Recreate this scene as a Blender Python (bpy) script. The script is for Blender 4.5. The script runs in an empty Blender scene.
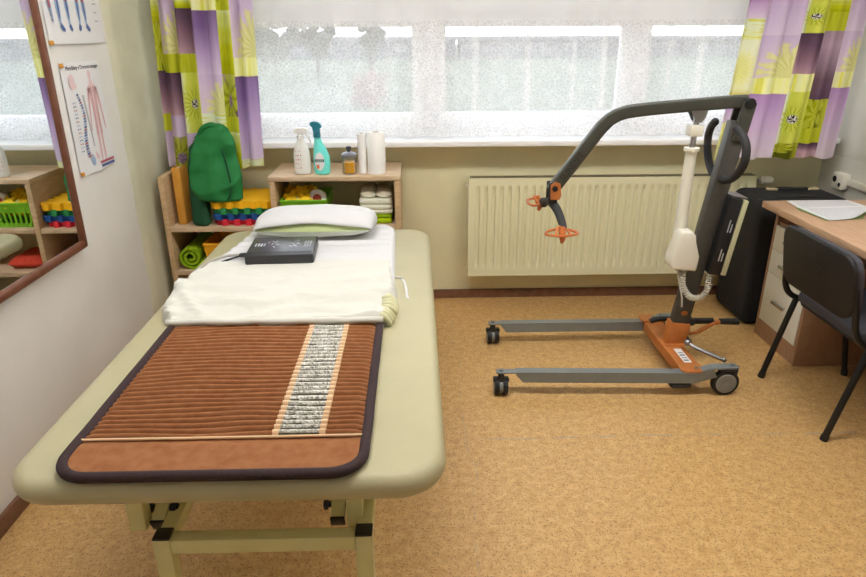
import bpy, bmesh, math, random
from mathutils import Vector, Matrix, noise
C = bpy.context.scene.collection
sc = bpy.context.scene
PI = math.pi
rnd = random.Random(7)

# ------------------------------------------------------------------ materials
def lin(c):
    return tuple(((x/255)/12.92 if x/255 <= .04045 else (((x/255)+.055)/1.055)**2.4) for x in c)
def rgba(c): return (*lin(c), 1)

class NT:
    """small helper around a material's node tree"""
    def __init__(s, name):
        s.m = bpy.data.materials.new(name); s.m.use_nodes = True
        s.t = s.m.node_tree; s.n = s.t.nodes; s.l = s.t.links
        s.b = s.n['Principled BSDF']; s.out = s.n['Material Output']
    def new(s, ty, **kw):
        n = s.n.new(ty)
        for k, v in kw.items(): setattr(n, k, v)
        return n
    def put(s, v, sock):
        if isinstance(v, bpy.types.NodeSocket): s.l.new(v, sock)
        elif v is not None: sock.default_value = v
    def math(s, op, a, b=None, c=None, clamp=False):
        n = s.new('ShaderNodeMath', operation=op, use_clamp=clamp)
        for i, v in enumerate((a, b, c)): s.put(v, n.inputs[i])
        return n.outputs[0]
    def mix(s, f, a, b):
        n = s.new('ShaderNodeMix', data_type='RGBA')
        s.put(f, n.inputs[0]); s.put(a, n.inputs[6]); s.put(b, n.inputs[7])
        return n.outputs[2]
    def noise(s, scale, vec=None, detail=2, rough=.5, dim='3D'):
        n = s.new('ShaderNodeTexNoise', noise_dimensions=dim)
        n.inputs['Scale'].default_value = scale; n.inputs['Detail'].default_value = detail
        n.inputs['Roughness'].default_value = rough
        if vec is not None: s.l.new(vec, n.inputs['Vector'])
        return n.outputs[0]
    def voro(s, scale, vec=None, feature='F1'):
        n = s.new('ShaderNodeTexVoronoi', feature=feature)
        n.inputs['Scale'].default_value = scale
        if vec is not None: s.l.new(vec, n.inputs['Vector'])
        return n
    def pos(s):
        return s.new('ShaderNodeNewGeometry').outputs['Position']
    def obj(s): return s.new('ShaderNodeTexCoord').outputs['Object']
    def uv(s): return s.new('ShaderNodeTexCoord').outputs['UV']
    def sep(s, v):
        n = s.new('ShaderNodeSeparateXYZ'); s.l.new(v, n.inputs[0]); return n.outputs
    def scale(s, v, sc_):
        n = s.new('ShaderNodeMapping'); s.l.new(v, n.inputs[0]); n.inputs['Scale'].default_value = sc_
        return n.outputs[0]
    def ramp(s, f, stops):
        n = s.new('ShaderNodeValToRGB'); s.put(f, n.inputs[0])
        e = n.color_ramp.elements
        while len(e) < len(stops): e.new(.5)
        for i, (p, c) in enumerate(stops): e[i].position = p; e[i].color = rgba(c)
        return n.outputs[0]
    def smooth(s, x, a, b):
        n = s.new('ShaderNodeMapRange', interpolation_type='SMOOTHSTEP')
        s.put(x, n.inputs[0]); n.inputs[1].default_value = a; n.inputs[2].default_value = b
        return n.outputs[0]
    def bump(s, h, strength=.2, dist=.01):
        n = s.new('ShaderNodeBump'); n.inputs['Strength'].default_value = strength
        n.inputs['Distance'].default_value = dist
        s.l.new(h, n.inputs['Height']); s.l.new(n.outputs[0], s.b.inputs['Normal'])
    def base(s, c, rough=.5, metal=0, spec=.5):
        s.put(rgba(c) if isinstance(c, tuple) else c, s.b.inputs['Base Color'])
        s.b.inputs['Roughness'].default_value = rough; s.b.inputs['Metallic'].default_value = metal
        s.b.inputs['Specular IOR Level'].default_value = spec
        return s

M = {}
def simple(name, c, rough=.5, metal=0, spec=.5, var=0, scale=30, bump=0, bscale=200):
    k = NT(name); k.base(c, rough, metal, spec)
    if var:
        n = k.noise(scale, k.obj(), 3)
        d = tuple(max(0, x-var) for x in c); e = tuple(min(255, x+var) for x in c)
        k.put(k.ramp(n, [(.3, d), (.7, e)]), k.b.inputs['Base Color'])
    if bump: k.bump(k.noise(bscale, k.obj(), 3 if bscale < 20 else 2), bump, .03 if bscale < 20 else .003)
    M[name] = k.m
    return k

simple('white_paint', (228, 228, 226), .75, var=3, scale=4, bump=.12, bscale=60)
simple('left_wall_paint', (226, 224, 220), .8, var=4, scale=3, bump=.15, bscale=45)
simple('back_wall_paint', (221, 215, 178), .8, var=5, scale=5, bump=.2, bscale=40)
simple('right_wall_paint', (206, 204, 194), .8, var=4, scale=4, bump=.15, bscale=45)
simple('plaster_pier', (208, 206, 182), .75, var=7, scale=6, bump=.35, bscale=22)
simple('brown_trim', (120, 82, 62), .5, var=8)
simple('window_white', (240, 241, 244), .35)
simple('sill_white', (243, 243, 243), .35)
simple('mirror_frame_wood', (112, 68, 48), .4, var=10, scale=20)
simple('vinyl', (178, 171, 135), .42, var=4, scale=6, bump=.25, bscale=500)
simple('frame_cream', (206, 202, 148), .42, var=3)
simple('black_plastic', (26, 26, 28), .45)
simple('black_rubber', (22, 22, 23), .6)
simple('dark_rubber', (45, 45, 47), .65)
simple('binding', (52, 34, 36), .85, var=5, scale=200, bump=.3, bscale=600)
simple('brown_cloth', (148, 97, 61), .9, var=8, scale=40, bump=.25, bscale=900, spec=.2)
simple('brown_seam_shade', (78, 44, 28), .9, spec=.2)  # seam thread, darkened to paint shade into the quilting grooves
simple('strip_seam_shade', (84, 80, 60), .6, var=26, scale=90)  # groove shade of the stone strip, put into the colour
simple('beige_tape', (226, 192, 152), .85)
simple('white_linen', (214, 214, 215), .9, spec=.2, bump=.3, bscale=6)
simple('cream_linen', (212, 211, 203), .9, spec=.2, bump=.35, bscale=6)
simple('pale_green_linen', (196, 208, 150), .9, spec=.2)
simple('hem_lining', (206, 204, 166), .9, spec=.2)
simple('pillow_linen', (212, 216, 204), .9, spec=.2)
simple('controller_black', (44, 44, 48), .38, bump=.05, bscale=400)
simple('controller_face', (58, 60, 66), .25)
simple('marking_white', (186, 190, 196), .5)
simple('cable_grey', (178, 174, 164), .5)
simple('cable_black', (28, 26, 28), .5)
simple('lift_grey', (128, 135, 137), .38, metal=.25, var=3)
simple('mast_grey', (76, 75, 71), .45, metal=.2, var=3)
simple('lift_dark', (70, 71, 64), .4, metal=.2, var=3)
simple('lift_orange', (186, 112, 54), .42, var=6)
simple('orange_wire', (200, 112, 54), .35)
simple('actuator_white', (228, 226, 212), .4)
simple('chrome', (200, 202, 205), .15, metal=1)
simple('steel', (160, 162, 165), .3, metal=1)
simple('hub_grey', (128, 130, 126), .5)
simple('battery_cover', (196, 196, 158), .5)
simple('label_white', (226, 226, 228), .5)
simple('label_ink', (70, 72, 84), .6)
simple('radiator_cream', (229, 226, 190), .35)
simple('radiator_grille', (120, 112, 84), .5)
simple('valve_white', (226, 222, 208), .45)
simple('suitcase_black', (23, 23, 25), .8, var=3, scale=150, bump=.3, bscale=500)
simple('tan_leather', (196, 178, 140), .6)
simple('drawer_white', (222, 220, 208), .45)
simple('desk_edge', (198, 158, 122), .5)
simple('chair_plastic', (21, 20, 23), .5, bump=.25, bscale=350)
simple('chair_fabric', (72, 72, 80), .95, var=6, scale=300, bump=.3, bscale=700)
simple('chair_metal', (24, 24, 26), .4, metal=.2)
simple('green_bag', (22, 118, 56), .75, var=6, scale=14, bump=.3, bscale=500)
simple('green_bag_dark', (10, 70, 40), .8, var=5, scale=14, bump=.3, bscale=500)
simple('foam_yellow', (250, 190, 10), .8, bump=.2, bscale=400)
simple('foam_green', (44, 150, 84), .8, bump=.2, bscale=400)
simple('foam_blue', (22, 78, 150), .8, bump=.2, bscale=400)
simple('foam_red', (222, 44, 62), .8, bump=.2, bscale=400)
simple('ochre_card', (206, 146, 52), .6, var=8, scale=12)
simple('lime_towel', (140, 176, 24), .95, var=14, scale=160, bump=.6, bscale=260, spec=.1)
simple('bright_lime_towel', (176, 208, 20), .95, var=10, scale=160, bump=.6, bscale=260, spec=.1)
simple('white_towel', (226, 226, 208), .95, var=6, scale=120, bump=.6, bscale=260, spec=.1)
simple('basket_green', (122, 190, 40), .4)
simple('basket_yellow', (236, 172, 30), .45)
simple('toy_yellow', (250, 208, 20), .6)
simple('toy_pale', (226, 226, 120), .6)
simple('tape_white', (230, 226, 222), .6)
simple('red_card', (176, 60, 50), .6)
simple('orange_cushion', (206, 84, 34), .9, var=10, scale=60, bump=.3, bscale=300)
simple('red_cushion', (196, 60, 36), .9, var=10, scale=60, bump=.3, bscale=300)
simple('bottle_white', (230, 230, 226), .35)
simple('bottle_label_red', (206, 120, 112), .6)
simple('teal_trigger', (20, 112, 134), .35)
simple('teal_band', (22, 96, 88), .5)
simple('label_orange', (226, 120, 70), .5)
simple('paper_towel', (240, 240, 238), .95, bump=.3, bscale=150)
simple('cardboard', (150, 126, 100), .9)
simple('dispenser_grey', (150, 152, 164), .3, metal=.6)
simple('dispenser_dark', (70, 72, 84), .4)
simple('socket_white', (224, 220, 206), .45)
simple('dark_hole', (24, 22, 20), .8)
simple('poster_ink_blue', (158, 178, 206), .8)
simple('poster_ink_deep', (84, 104, 156), .8)
simple('poster_ink_red', (178, 92, 104), .8)
simple('poster_ink_pink', (226, 198, 200), .8)
simple('poster_ink_grey', (176, 178, 186), .8)
simple('poster_ink_black', (104, 104, 112), .8)
simple('poster_paper', (228, 228, 230), .5)
simple('folder_green', (150, 176, 110), .6)
simple('lawn_grass', (44, 58, 40), .95, var=14, scale=.3)
simple('far_wall', (78, 82, 92), .9)
simple('far_roof', (58, 60, 70), .9)
simple('far_window', (54, 58, 70), .3)
simple('far_frame', (190, 190, 190), .7)
simple('tree_leaf', (58, 68, 66), .95, var=14, scale=1.2)
simple('tree_bark', (60, 56, 54), .95)
simple('red_shrub_leaf', (104, 74, 70), .95, var=14, scale=2)

# glass pane: lets the daylight straight through, keeps a faint reflection
def glass_pane():
    k = NT('pane_glass'); k.n.remove(k.b)
    tr = k.new('ShaderNodeBsdfTransparent'); gl = k.new('ShaderNodeBsdfGlossy'); gl.inputs['Roughness'].default_value = .02
    fr = k.new('ShaderNodeFresnel'); fr.inputs[0].default_value = 1.45
    mx = k.new('ShaderNodeMixShader'); f = k.math('MULTIPLY', fr.outputs[0], .6)
    k.l.new(f, mx.inputs[0]); k.l.new(tr.outputs[0], mx.inputs[1]); k.l.new(gl.outputs[0], mx.inputs[2])
    k.l.new(mx.outputs[0], k.out.inputs[0]); M['pane_glass'] = k.m
glass_pane()

# lace net: woven flower tracery with open holes
def net():
    k = NT('net_lace'); k.n.remove(k.b)
    p = k.pos(); s = k.scale(p, (1, .25, 1))
    v = k.voro(60, s, 'DISTANCE_TO_EDGE').outputs['Distance']
    th = k.smooth(v, .16, .04)
    wv = k.noise(62, s, 2, .5)
    sw = k.smooth(k.math('ABSOLUTE', k.math('SUBTRACT', wv, .5)), .045, .012)
    big = k.smooth(k.noise(9, s, 2), .42, .6)
    lace = k.math('MAXIMUM', k.math('MULTIPLY', th, .5), k.math('MULTIPLY', sw, big))
    # plain woven border above the lace field
    z = k.sep(p)[2]
    up = k.smooth(z, 1.485, 1.50)
    lace = k.math('MULTIPLY', lace, k.math('SUBTRACT', 1.0, up))
    alpha = k.math('ADD', .50, k.math('MULTIPLY', lace, .30), clamp=True)
    alpha = k.math('ADD', alpha, k.math('MULTIPLY', up, .15), clamp=True)
    d = k.new('ShaderNodeBsdfDiffuse'); d.inputs[0].default_value = (.93, .93, .94, 1)
    tl = k.new('ShaderNodeBsdfTranslucent'); tl.inputs[0].default_value = (.93, .93, .94, 1)
    m1 = k.new('ShaderNodeMixShader'); m1.inputs[0].default_value = .34
    k.l.new(d.outputs[0], m1.inputs[1]); k.l.new(tl.outputs[0], m1.inputs[2])
    tr = k.new('ShaderNodeBsdfTransparent')
    m2 = k.new('ShaderNodeMixShader'); k.l.new(alpha, m2.inputs[0])
    k.l.new(tr.outputs[0], m2.inputs[1]); k.l.new(m1.outputs[0], m2.inputs[2])
    k.l.new(m2.outputs[0], k.out.inputs[0]); M['net_lace'] = k.m
net()

def floor_mat():
    k = NT('floor_vinyl'); p = k.pos()
    big = k.noise(2.2, p, 2); mid = k.noise(34, p, 3, .6)
    base = k.ramp(mid, [(.3, (190, 149, 92)), (.5, (203, 163, 105)), (.72, (216, 180, 123))])
    base = k.mix(k.math('MULTIPLY', k.smooth(big, .45, .75), .25), base, rgba((200, 158, 104)))
    # short brown dashes lying along the room
    f1 = k.noise(75, k.scale(p, (2.6, 1.0, 1)), 1.5, .5)
    f2 = k.noise(85, k.scale(p, (1.1, 2.4, 1)), 1.5, .5)
    fl = k.math('MAXIMUM', k.smooth(f1, .60, .66), k.smooth(f2, .605, .665))
    base = k.mix(k.math('MULTIPLY', fl, .62), base, rgba((124, 84, 42)))
    lt = k.smooth(k.noise(85, k.scale(p, (1, 1.6, 1)), 1.5), .66, .74)
    base = k.mix(k.math('MULTIPLY', lt, .5), base, rgba((236, 206, 160)))
    # welded seams and scuffs
    x, y, z = k.sep(p)
    wob = k.noise(3, p, 1)
    sy = k.math('ABSOLUTE', k.math('SUBTRACT', y, k.math('ADD', 2.095, k.math('MULTIPLY', wob, .03))))
    sx = k.math('ABSOLUTE', k.math('SUBTRACT', x, k.math('ADD', .10, k.math('MULTIPLY', wob, .14))))
    sy = k.math('MULTIPLY', k.smooth(sy, .006, .002), k.smooth(x, .0, .3))
    s2 = k.math('MULTIPLY', k.smooth(sx, .005, .001), .5)
    seam = k.math('MULTIPLY', k.math('MAXIMUM', sy, s2), k.smooth(k.noise(14, p, 2), .35, .65))
    base = k.mix(k.math('MULTIPLY', seam, .7), base, rgba((150, 150, 140)))
    k.base(base, .42, spec=.45)
    k.bump(k.noise(140, p, 2), .12, .002); M['floor_vinyl'] = k.m
floor_mat()

def wood(name, a, b, ax=(30, 3, 3), rough=.5):
    k = NT(name); p = k.scale(k.pos(), ax)
    n = k.noise(4, p, 4, .6)
    k.base(k.ramp(n, [(.3, a), (.7, b)]), rough); M[name] = k.m
wood('shelf_oak', (180, 150, 112), (202, 174, 136), (3, 3, 25))
wood('shelf_oak_flat', (188, 160, 126), (214, 190, 158), (3, 25, 25))
wood('shelf_edge', (176, 148, 116), (192, 164, 132), (20, 3, 25))
wood('desk_wood', (186, 148, 116), (210, 174, 142), (25, 2.5, 20))
wood('desk_panel_wood', (146, 112, 86), (166, 130, 102), (4, 25, 3))

def strip_mat():
    k = NT('stone_net'); p = k.obj()
    v = k.voro(170, p); c = k.noise(120, p, 3, .7)
    col = k.ramp(c, [(.30, (96, 92, 78)), (.42, (160, 157, 146)), (.58, (222, 220, 214))])
    st = k.smooth(k.noise(60, p, 2), .52, .66)
    col = k.mix(k.math('MULTIPLY', st, .35), col, rgba((128, 124, 70)))
    k.base(col, .28, spec=.8); k.bump(v.outputs['Distance'], .5, .003); M['stone_net'] = k.m
strip_mat()

def liquid():
    for name, c, tr, r in (('amber_soap', (250, 186, 24), .2, .15), ('teal_liquid', (116, 226, 218), 0, .12), ('spare_plastic', (236, 238, 236), .8, .1)):
        k = NT(name); k.base(c, r); k.b.inputs['Transmission Weight'].default_value = tr; k.b.inputs['IOR'].default_value = 1.2 if name == 'clear_plastic' else 1.33
        M[name] = k.m
    k = NT('mirror_silver'); k.base((236, 240, 242), .01, 1); M['mirror_silver'] = k.m
    k = NT('duct_plastic'); k.base((226, 222, 206), .25); k.b.inputs['Transmission Weight'].default_value = .35; M['duct_plastic'] = k.m
    k = NT('lamp_diffuser'); k.base((255, 255, 255), .5); k.b.inputs['Emission Color'].default_value = (1, .98, .95, 1)
    k.b.inputs['Emission Strength'].default_value = LAMP; M['lamp_diffuser'] = k.m
LAMP = 17.0
liquid()
M['clear_plastic'] = M['pane_glass']

def print_paper():
    k = NT('printed_paper'); u, v, w = k.sep(k.uv())
    row = k.math('FRACT', k.math('MULTIPLY', v, 26)); ln = k.smooth(row, .5, .6)
    word = k.smooth(k.noise(40, k.scale(k.uv(), (1, 26, 1)), 1), .40, .5)
    mk = k.math('MULTIPLY', ln, word)
    inx = k.math('MULTIPLY', k.smooth(u, .06, .08), k.smooth(u, .94, .92))
    iny = k.math('MULTIPLY', k.smooth(v, .06, .08), k.smooth(v, .94, .92))
    mk = k.math('MULTIPLY', k.math('MULTIPLY', mk, inx), k.math('MULTIPLY', iny, .65))
    k.base(k.mix(mk, rgba((230, 231, 236)), rgba((110, 112, 126))), .7); M['printed_paper'] = k.m
print_paper()

# printed patchwork cloth of the curtains; UV runs 0..1 inside each patch
def cloth(name, fn):
    k = NT(name); x, y, z = k.sep(k.uv())
    c = fn(k, x, y)
    k.base(c, .9, spec=.15)
    tl = k.new('ShaderNodeBsdfTranslucent'); k.l.new(c, tl.inputs[0])
    mx = k.new('ShaderNodeMixShader'); mx.inputs[0].default_value = .22
    k.l.new(k.b.outputs[0], mx.inputs[1]); k.l.new(tl.outputs[0], mx.inputs[2]); k.l.new(mx.outputs[0], k.out.inputs[0])
    M[name] = k.m
def stripes(k, x, y, cols, n=3.0):
    f = k.noise(n, k.scale(k.uv(), (1, .03, 1)), 2)
    return k.ramp(f, cols)
def polar(k, x, y, cx, cy, ay=1.0):
    dx = k.math('SUBTRACT', x, cx); dy = k.math('MULTIPLY', k.math('SUBTRACT', y, cy), ay)
    r = k.math('SQRT', k.math('ADD', k.math('MULTIPLY', dx, dx), k.math('MULTIPLY', dy, dy)))
    return r, k.math('ARCTAN2', dy, dx)
def petals(k, x, y, bg, pa, pb, cx, cy, n, rmax, ay=1.0, centre=None, rc=.12):
    r, a = polar(k, x, y, cx, cy, ay)
    wob = k.math('MULTIPLY', k.math('SUBTRACT', k.noise(4, k.uv(), 3), .5), 5.0)
    s = k.math('ABSOLUTE', k.math('SINE', k.math('ADD', k.math('MULTIPLY', a, n*.5), wob)))
    edge = k.math('MULTIPLY', rmax, k.math('ADD', .55, k.math('MULTIPLY', s, .45)))
    inside = k.smooth(k.math('SUBTRACT', edge, r), -.03, .10)
    tone = k.mix(k.smooth(s, .2, .95), rgba(pa), rgba(pb))
    c = k.mix(k.math('MULTIPLY', inside, .8), bg, tone)
    if centre:
        sp = k.smooth(k.noise(26, k.uv(), 2), .45, .55)
        cc = k.mix(sp, rgba(centre[0]), rgba(centre[1]))
        c = k.mix(k.smooth(r, rc, rc*.75), c, cc)
    return c
cloth('print_purple', lambda k, x, y: k.mix(k.smooth(k.noise(2.0, k.scale(k.uv(), (1, .1, 1)), 2), .3, .75),
      k.ramp(y, [(0, (206, 188, 216)), (.3, (186, 160, 200)), (.75, (126, 98, 150)), (1, (112, 84, 132))]),
      k.ramp(y, [(0, (216, 200, 224)), (.5, (190, 168, 206)), (1, (150, 122, 170))])))
cloth('print_mauve', lambda k, x, y: k.ramp(k.math('ADD', k.math('MULTIPLY', y, .8), k.math('MULTIPLY', k.noise(2, k.scale(k.uv(), (1, .1, 1)), 2), .2)),
      [(.05, (224, 210, 222)), (.5, (202, 174, 208)), (1, (168, 128, 182))]))
cloth('print_lilac', lambda k, x, y: k.ramp(k.math('ADD', k.math('MULTIPLY', y, .7), k.math('MULTIPLY', k.noise(2, k.uv(), 2), .3)),
      [(.1, (218, 202, 222)), (.9, (196, 172, 208))]))
cloth('print_lilac_petals', lambda k, x, y: petals(k, x, y, k.ramp(y, [(0, (224, 206, 218)), (1, (204, 184, 214))]),
      (206, 210, 90), (226, 226, 140), .95, .12, 19, .85, 1.1))
cloth('print_lime_stripes', lambda k, x, y: stripes(k, x, y, [(.3, (156, 160, 20)), (.45, (200, 204, 54)), (.6, (180, 186, 34)), (.75, (224, 222, 120))], 5))
cloth('print_cream_stripes', lambda k, x, y: stripes(k, x, y, [(.32, (234, 236, 200)), (.5, (236, 236, 160)), (.62, (224, 220, 86)), (.75, (238, 238, 210))], 5))
cloth('print_cream', lambda k, x, y: k.mix(k.smooth(k.noise(6, k.scale(k.uv(), (.2, 1, 1)), 1), .45, .65), k.ramp(y, [(0, (226, 230, 150)), (.6, (226, 232, 200)), (1, (222, 230, 206))]), rgba((214, 214, 96))))
cloth('print_lime_bands', lambda k, x, y: k.ramp(k.math('ADD', y, k.math('MULTIPLY', k.math('SINE', k.math('MULTIPLY', y, 26)), .05)),
      [(0, (168, 172, 10)), (.4, (196, 200, 30)), (.75, (206, 212, 90)), (1, (222, 228, 160))]))
cloth('print_plum', lambda k, x, y: k.ramp(k.math('ADD', k.math('MULTIPLY', y, .8), k.math('MULTIPLY', x, .2)),
      [(0, (200, 164, 176)), (.35, (150, 116, 132)), (.7, (104, 78, 98)), (1, (84, 62, 84))]))
cloth('print_dark_plum', lambda k, x, y: k.ramp(y, [(0, (100, 74, 96)), (.3, (116, 90, 106)), (.8, (186, 160, 178)), (1, (170, 146, 166))]))
cloth('print_flower', lambda k, x, y: petals(k, x, y, k.mix(k.smooth(x, .1, .35), rgba((232, 236, 196)), rgba((210, 214, 90))),
      (158, 168, 30), (206, 212, 84), .5, .48, 17, .62, 1.6, ((40, 34, 40), (226, 222, 216)), .15))
cloth('print_pale_flower', lambda k, x, y: petals(k, x, y, k.ramp(y, [(0, (206, 196, 90)), (.15, (232, 232, 190)), (1, (232, 234, 204))]),
      (214, 214, 96), (232, 228, 150), .45, .48, 21, .62, 1.7))
cloth('print_thistle', lambda k, x, y: petals(k, x, y, petals(k, x, y, k.ramp(y, [(0, (110, 84, 96)), (.5, (96, 92, 30)), (1, (170, 140, 160))]),
      (150, 160, 14), (196, 204, 50), .45, .45, 9, .95, 1.2), (150, 120, 150), (170, 142, 168), .5, .38, 31, .26, 1.2, ((96, 70, 96), (180, 152, 176)), .2))
cloth('print_dark_leaf', lambda k, x, y: petals(k, x, y, k.ramp(x, [(0, (110, 116, 10)), (.6, (84, 88, 20)), (1, (196, 200, 60))]),
      (170, 176, 16), (206, 210, 70), .3, .5, 7, .6, .7))

# ------------------------------------------------------------------ mesh builder
TX = None      # scaling of the table group about the camera
class MB:
    def __init__(s): s.v = []; s.f = []; s.mi = []; s.uv = {}
    def add(s, verts, faces, mat=0, T=None):
        o = len(s.v)
        for p in verts:
            p = Vector(p); s.v.append(T @ p if T else p)
        for f in faces: s.f.append(tuple(i+o for i in f)); s.mi.append(mat)
        return s
    def from_bm(s, bm, mat=0, T=None):
        bm.verts.index_update()
        s.add([v.co.copy() for v in bm.verts], [[v.index for v in f.verts] for f in bm.faces], mat, T); bm.free(); return s
    def box(s, x0, x1, y0, y1, z0, z1, bev=0, mat=0, T=None, seg=2):
        bm = bmesh.new(); bmesh.ops.create_cube(bm, size=1)
        for v in bm.verts:
            v.co = Vector(((x0+x1)/2+v.co.x*(x1-x0), (y0+y1)/2+v.co.y*(y1-y0), (z0+z1)/2+v.co.z*(z1-z0)))
        if bev:
            bmesh.ops.bevel(bm, geom=list(bm.edges), offset=bev, segments=seg, profile=.5, affect='EDGES')
        return s.from_bm(bm, mat, T)
    def beam(s, a, b, w, h, bev=0, mat=0, up=(0, 0, 1)):
        """square bar from a to b, w across (sideways), h along 'up'"""
        a, b = Vector(a), Vector(b); d = (b-a); L = d.length; d.normalize()
        x = d.cross(Vector(up)).normalized(); z = x.cross(d).normalized()
        T = Matrix(((x.x, d.x, z.x, a.x), (x.y, d.y, z.y, a.y), (x.z, d.z, z.z, a.z), (0, 0, 0, 1)))
        return s.box(-w/2, w/2, 0, L, -h/2, h/2, bev, mat, T)
    def tube(s, pts, r, seg=10, mat=0, smooth=0, closed=False, caps=True):
        pts = [Vector(p) for p in pts]
        if smooth: 
            n = len(pts); out = []
            rng = n if closed else n-1
            rr = r if isinstance(r, list) else None; ro = []
            for i in range(rng):
                p0 = pts[(i-1) % n] if (closed or i > 0) else pts[i]; p1 = pts[i]; p2 = pts[(i+1) % n]
                p3 = pts[(i+2) % n] if (closed or i+2 < n) else p2
                for q in range(smooth):
                    t = q/smooth
                    out.append(.5*((2*p1)+(p2-p0)*t+(2*p0-5*p1+4*p2-p3)*t*t+(3*p1-p0-3*p2+p3)*t**3))
                    if rr: ro.append(rr[i]*(1-t)+rr[(i+1) % n]*t)
            if not closed:
                out.append(pts[-1])
                if rr: ro.append(rr[-1])
            pts = out
            if rr: r = ro
        n = len(pts); R = r if isinstance(r, list) else [r]*n
        T = []
        for i in range(n):
            a = pts[(i-1) % n] if (closed or i > 0) else pts[i]; b = pts[(i+1) % n] if (closed or i < n-1) else pts[i]
            T.append((b-a).normalized())
        u = T[0].orthogonal().normalized(); V = []
        for i in range(n):
            if i:
                q = T[i-1].rotation_difference(T[i]); u = q @ u
            u = (u-T[i]*u.dot(T[i])).normalized(); w = T[i].cross(u)
            for j in range(seg):
                a = 2*PI*j/seg; V.append(pts[i]+(u*math.cos(a)+w*math.sin(a))*R[i])
        F = []
        for i in range(n if closed else n-1):
            for j in range(seg):
                k = (j+1) % seg; i2 = (i+1) % n
                F.append((i*seg+j, i*seg+k, i2*seg+k, i2*seg+j))
        if caps and not closed:
            F.append(tuple(range(seg))[::-1]); F.append(tuple((n-1)*seg+j for j in range(seg)))
        return s.add(V, F, mat)
    def cyl(s, a, b, r, seg=20, mat=0, r2=None):
        return s.tube([a, b], [r, r if r2 is None else r2], seg, mat)
    def lathe(s, prof, c=(0, 0, 0), seg=28, mat=0, sx=1, sy=1, T=None):
        V = []; F = []
        for r, z in prof:
            for j in range(seg):
                a = 2*PI*j/seg; V.append((c[0]+r*sx*math.cos(a), c[1]+r*sy*math.sin(a), c[2]+z))
        for i in range(len(prof)-1):
            for j in range(seg):
                k = (j+1) % seg; F.append((i*seg+j, i*seg+k, (i+1)*seg+k, (i+1)*seg+j))
        F.append(tuple(range(seg))[::-1]); F.append(tuple((len(prof)-1)*seg+j for j in range(seg)))
        return s.add(V, F, mat, T)
    def rslab(s, x0, x1, y0, y1, z0, z1, R, r, mat=0, T=None, cs=8, es=4, fn=None):
        """slab with rounded corners R in plan and rolled edges r"""
        def ring(ins, z):
            out = []; RR = max(R-ins, .0005)
            for cx, cy, a0 in ((x1-R, y1-R, 0), (x0+R, y1-R, PI/2), (x0+R, y0+R, PI), (x1-R, y0+R, 1.5*PI)):
                for i in range(cs+1):
                    a = a0+PI/2*i/cs; out.append((cx+RR*math.cos(a), cy+RR*math.sin(a), z))
            return out
        rings = []
        for i in range(es+1):
            a = PI/2*i/es; rings.append(ring(r*(1-math.sin(a)), z0+r*(1-math.cos(a))))
        for i in range(es+1):
            a = PI/2*i/es; rings.append(ring(r*(1-math.cos(a)), z1-r*(1-math.sin(a))))
        n = len(rings[0]); V = [p for q in rings for p in q]; F = []
        for i in range(len(rings)-1):
            for j in range(n):
                k = (j+1) % n; F.append((i*n+j, i*n+k, (i+1)*n+k, (i+1)*n+j))
        F.append(tuple(range(n))[::-1]); F.append(tuple((len(rings)-1)*n+j for j in range(n)))
        if fn: V = [fn(Vector(p)) for p in V]
        return s.add(V, F, mat, T)
    def prism(s, poly, a, b, axis='y', mat=0, T=None):
        n = len(poly)
        def P(p, t): return {'x': (t, p[0], p[1]), 'y': (p[0], t, p[1]), 'z': (p[0], p[1], t)}[axis]
        V = [P(p, a) for p in poly]+[P(p, b) for p in poly]
        F = [tuple(range(n)), tuple(range(2*n-1, n-1, -1))]+[(i, i+n, (i+1) % n+n, (i+1) % n) for i in range(n)]
        return s.add(V, F, mat, T)
    def grid(s, nu, nv, fn, mat=0, uv=False):
        o = len(s.v); V = [fn(i/nu, j/nv) for j in range(nv+1) for i in range(nu+1)]
        F = [(j*(nu+1)+i, j*(nu+1)+i+1, (j+1)*(nu+1)+i+1, (j+1)*(nu+1)+i) for j in range(nv) for i in range(nu)]
        if uv:
            for k in range(len(V)): s.uv[o+k] = ((k % (nu+1))/nu, (k//(nu+1))/nv)
        return s.add(V, F, mat)
    def sphere(s, c, r, sx=1, sy=1, sz=1, mat=0, seg=16, rings=10):
        V = []; F = []
        for i in range(1, rings):
            t = PI*i/rings
            for j in range(seg):
                a = 2*PI*j/seg; V.append((c[0]+r*sx*math.sin(t)*math.cos(a), c[1]+r*sy*math.sin(t)*math.sin(a), c[2]+r*sz*math.cos(t)))
        n = len(V); V += [(c[0], c[1], c[2]+r*sz), (c[0], c[1], c[2]-r*sz)]
        for i in range(rings-2):
            for j in range(seg):
                k = (j+1) % seg; F.append((i*seg+j, (i+1)*seg+j, (i+1)*seg+k, i*seg+k))
        for j in range(seg):
            k = (j+1) % seg; F.append((j, k, n)); F.append(((rings-2)*seg+j, n+1, (rings-2)*seg+k))
        return s.add(V, F, mat)
    def build(s, name, mats, parent=None, ang=40, recalc=True, origin=None):
        if TX: s.v = [TX @ v for v in s.v]
        if isinstance(mats, str): mats = [mats]
        xs = [v.x for v in s.v]; ys = [v.y for v in s.v]; zs = [v.z for v in s.v]
        o = Vector(origin) if origin else Vector(((min(xs)+max(xs))/2, (min(ys)+max(ys))/2, min(zs)))
        me = bpy.data.meshes.new(name)
        me.from_pydata([v-o for v in s.v], [], s.f)
        for m in mats: me.materials.append(M[m])
        for p, mi in zip(me.polygons, s.mi): p.material_index = mi; p.use_smooth = True
        if s.uv:
            ul = me.uv_layers.new(name='UVMap')
            for lp in me.loops: ul.data[lp.index].uv = s.uv.get(lp.vertex_index, (0, 0))
        if recalc:
            bm = bmesh.new(); bm.from_mesh(me); bmesh.ops.recalc_face_normals(bm, faces=bm.faces); bm.to_mesh(me); bm.free()
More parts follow.
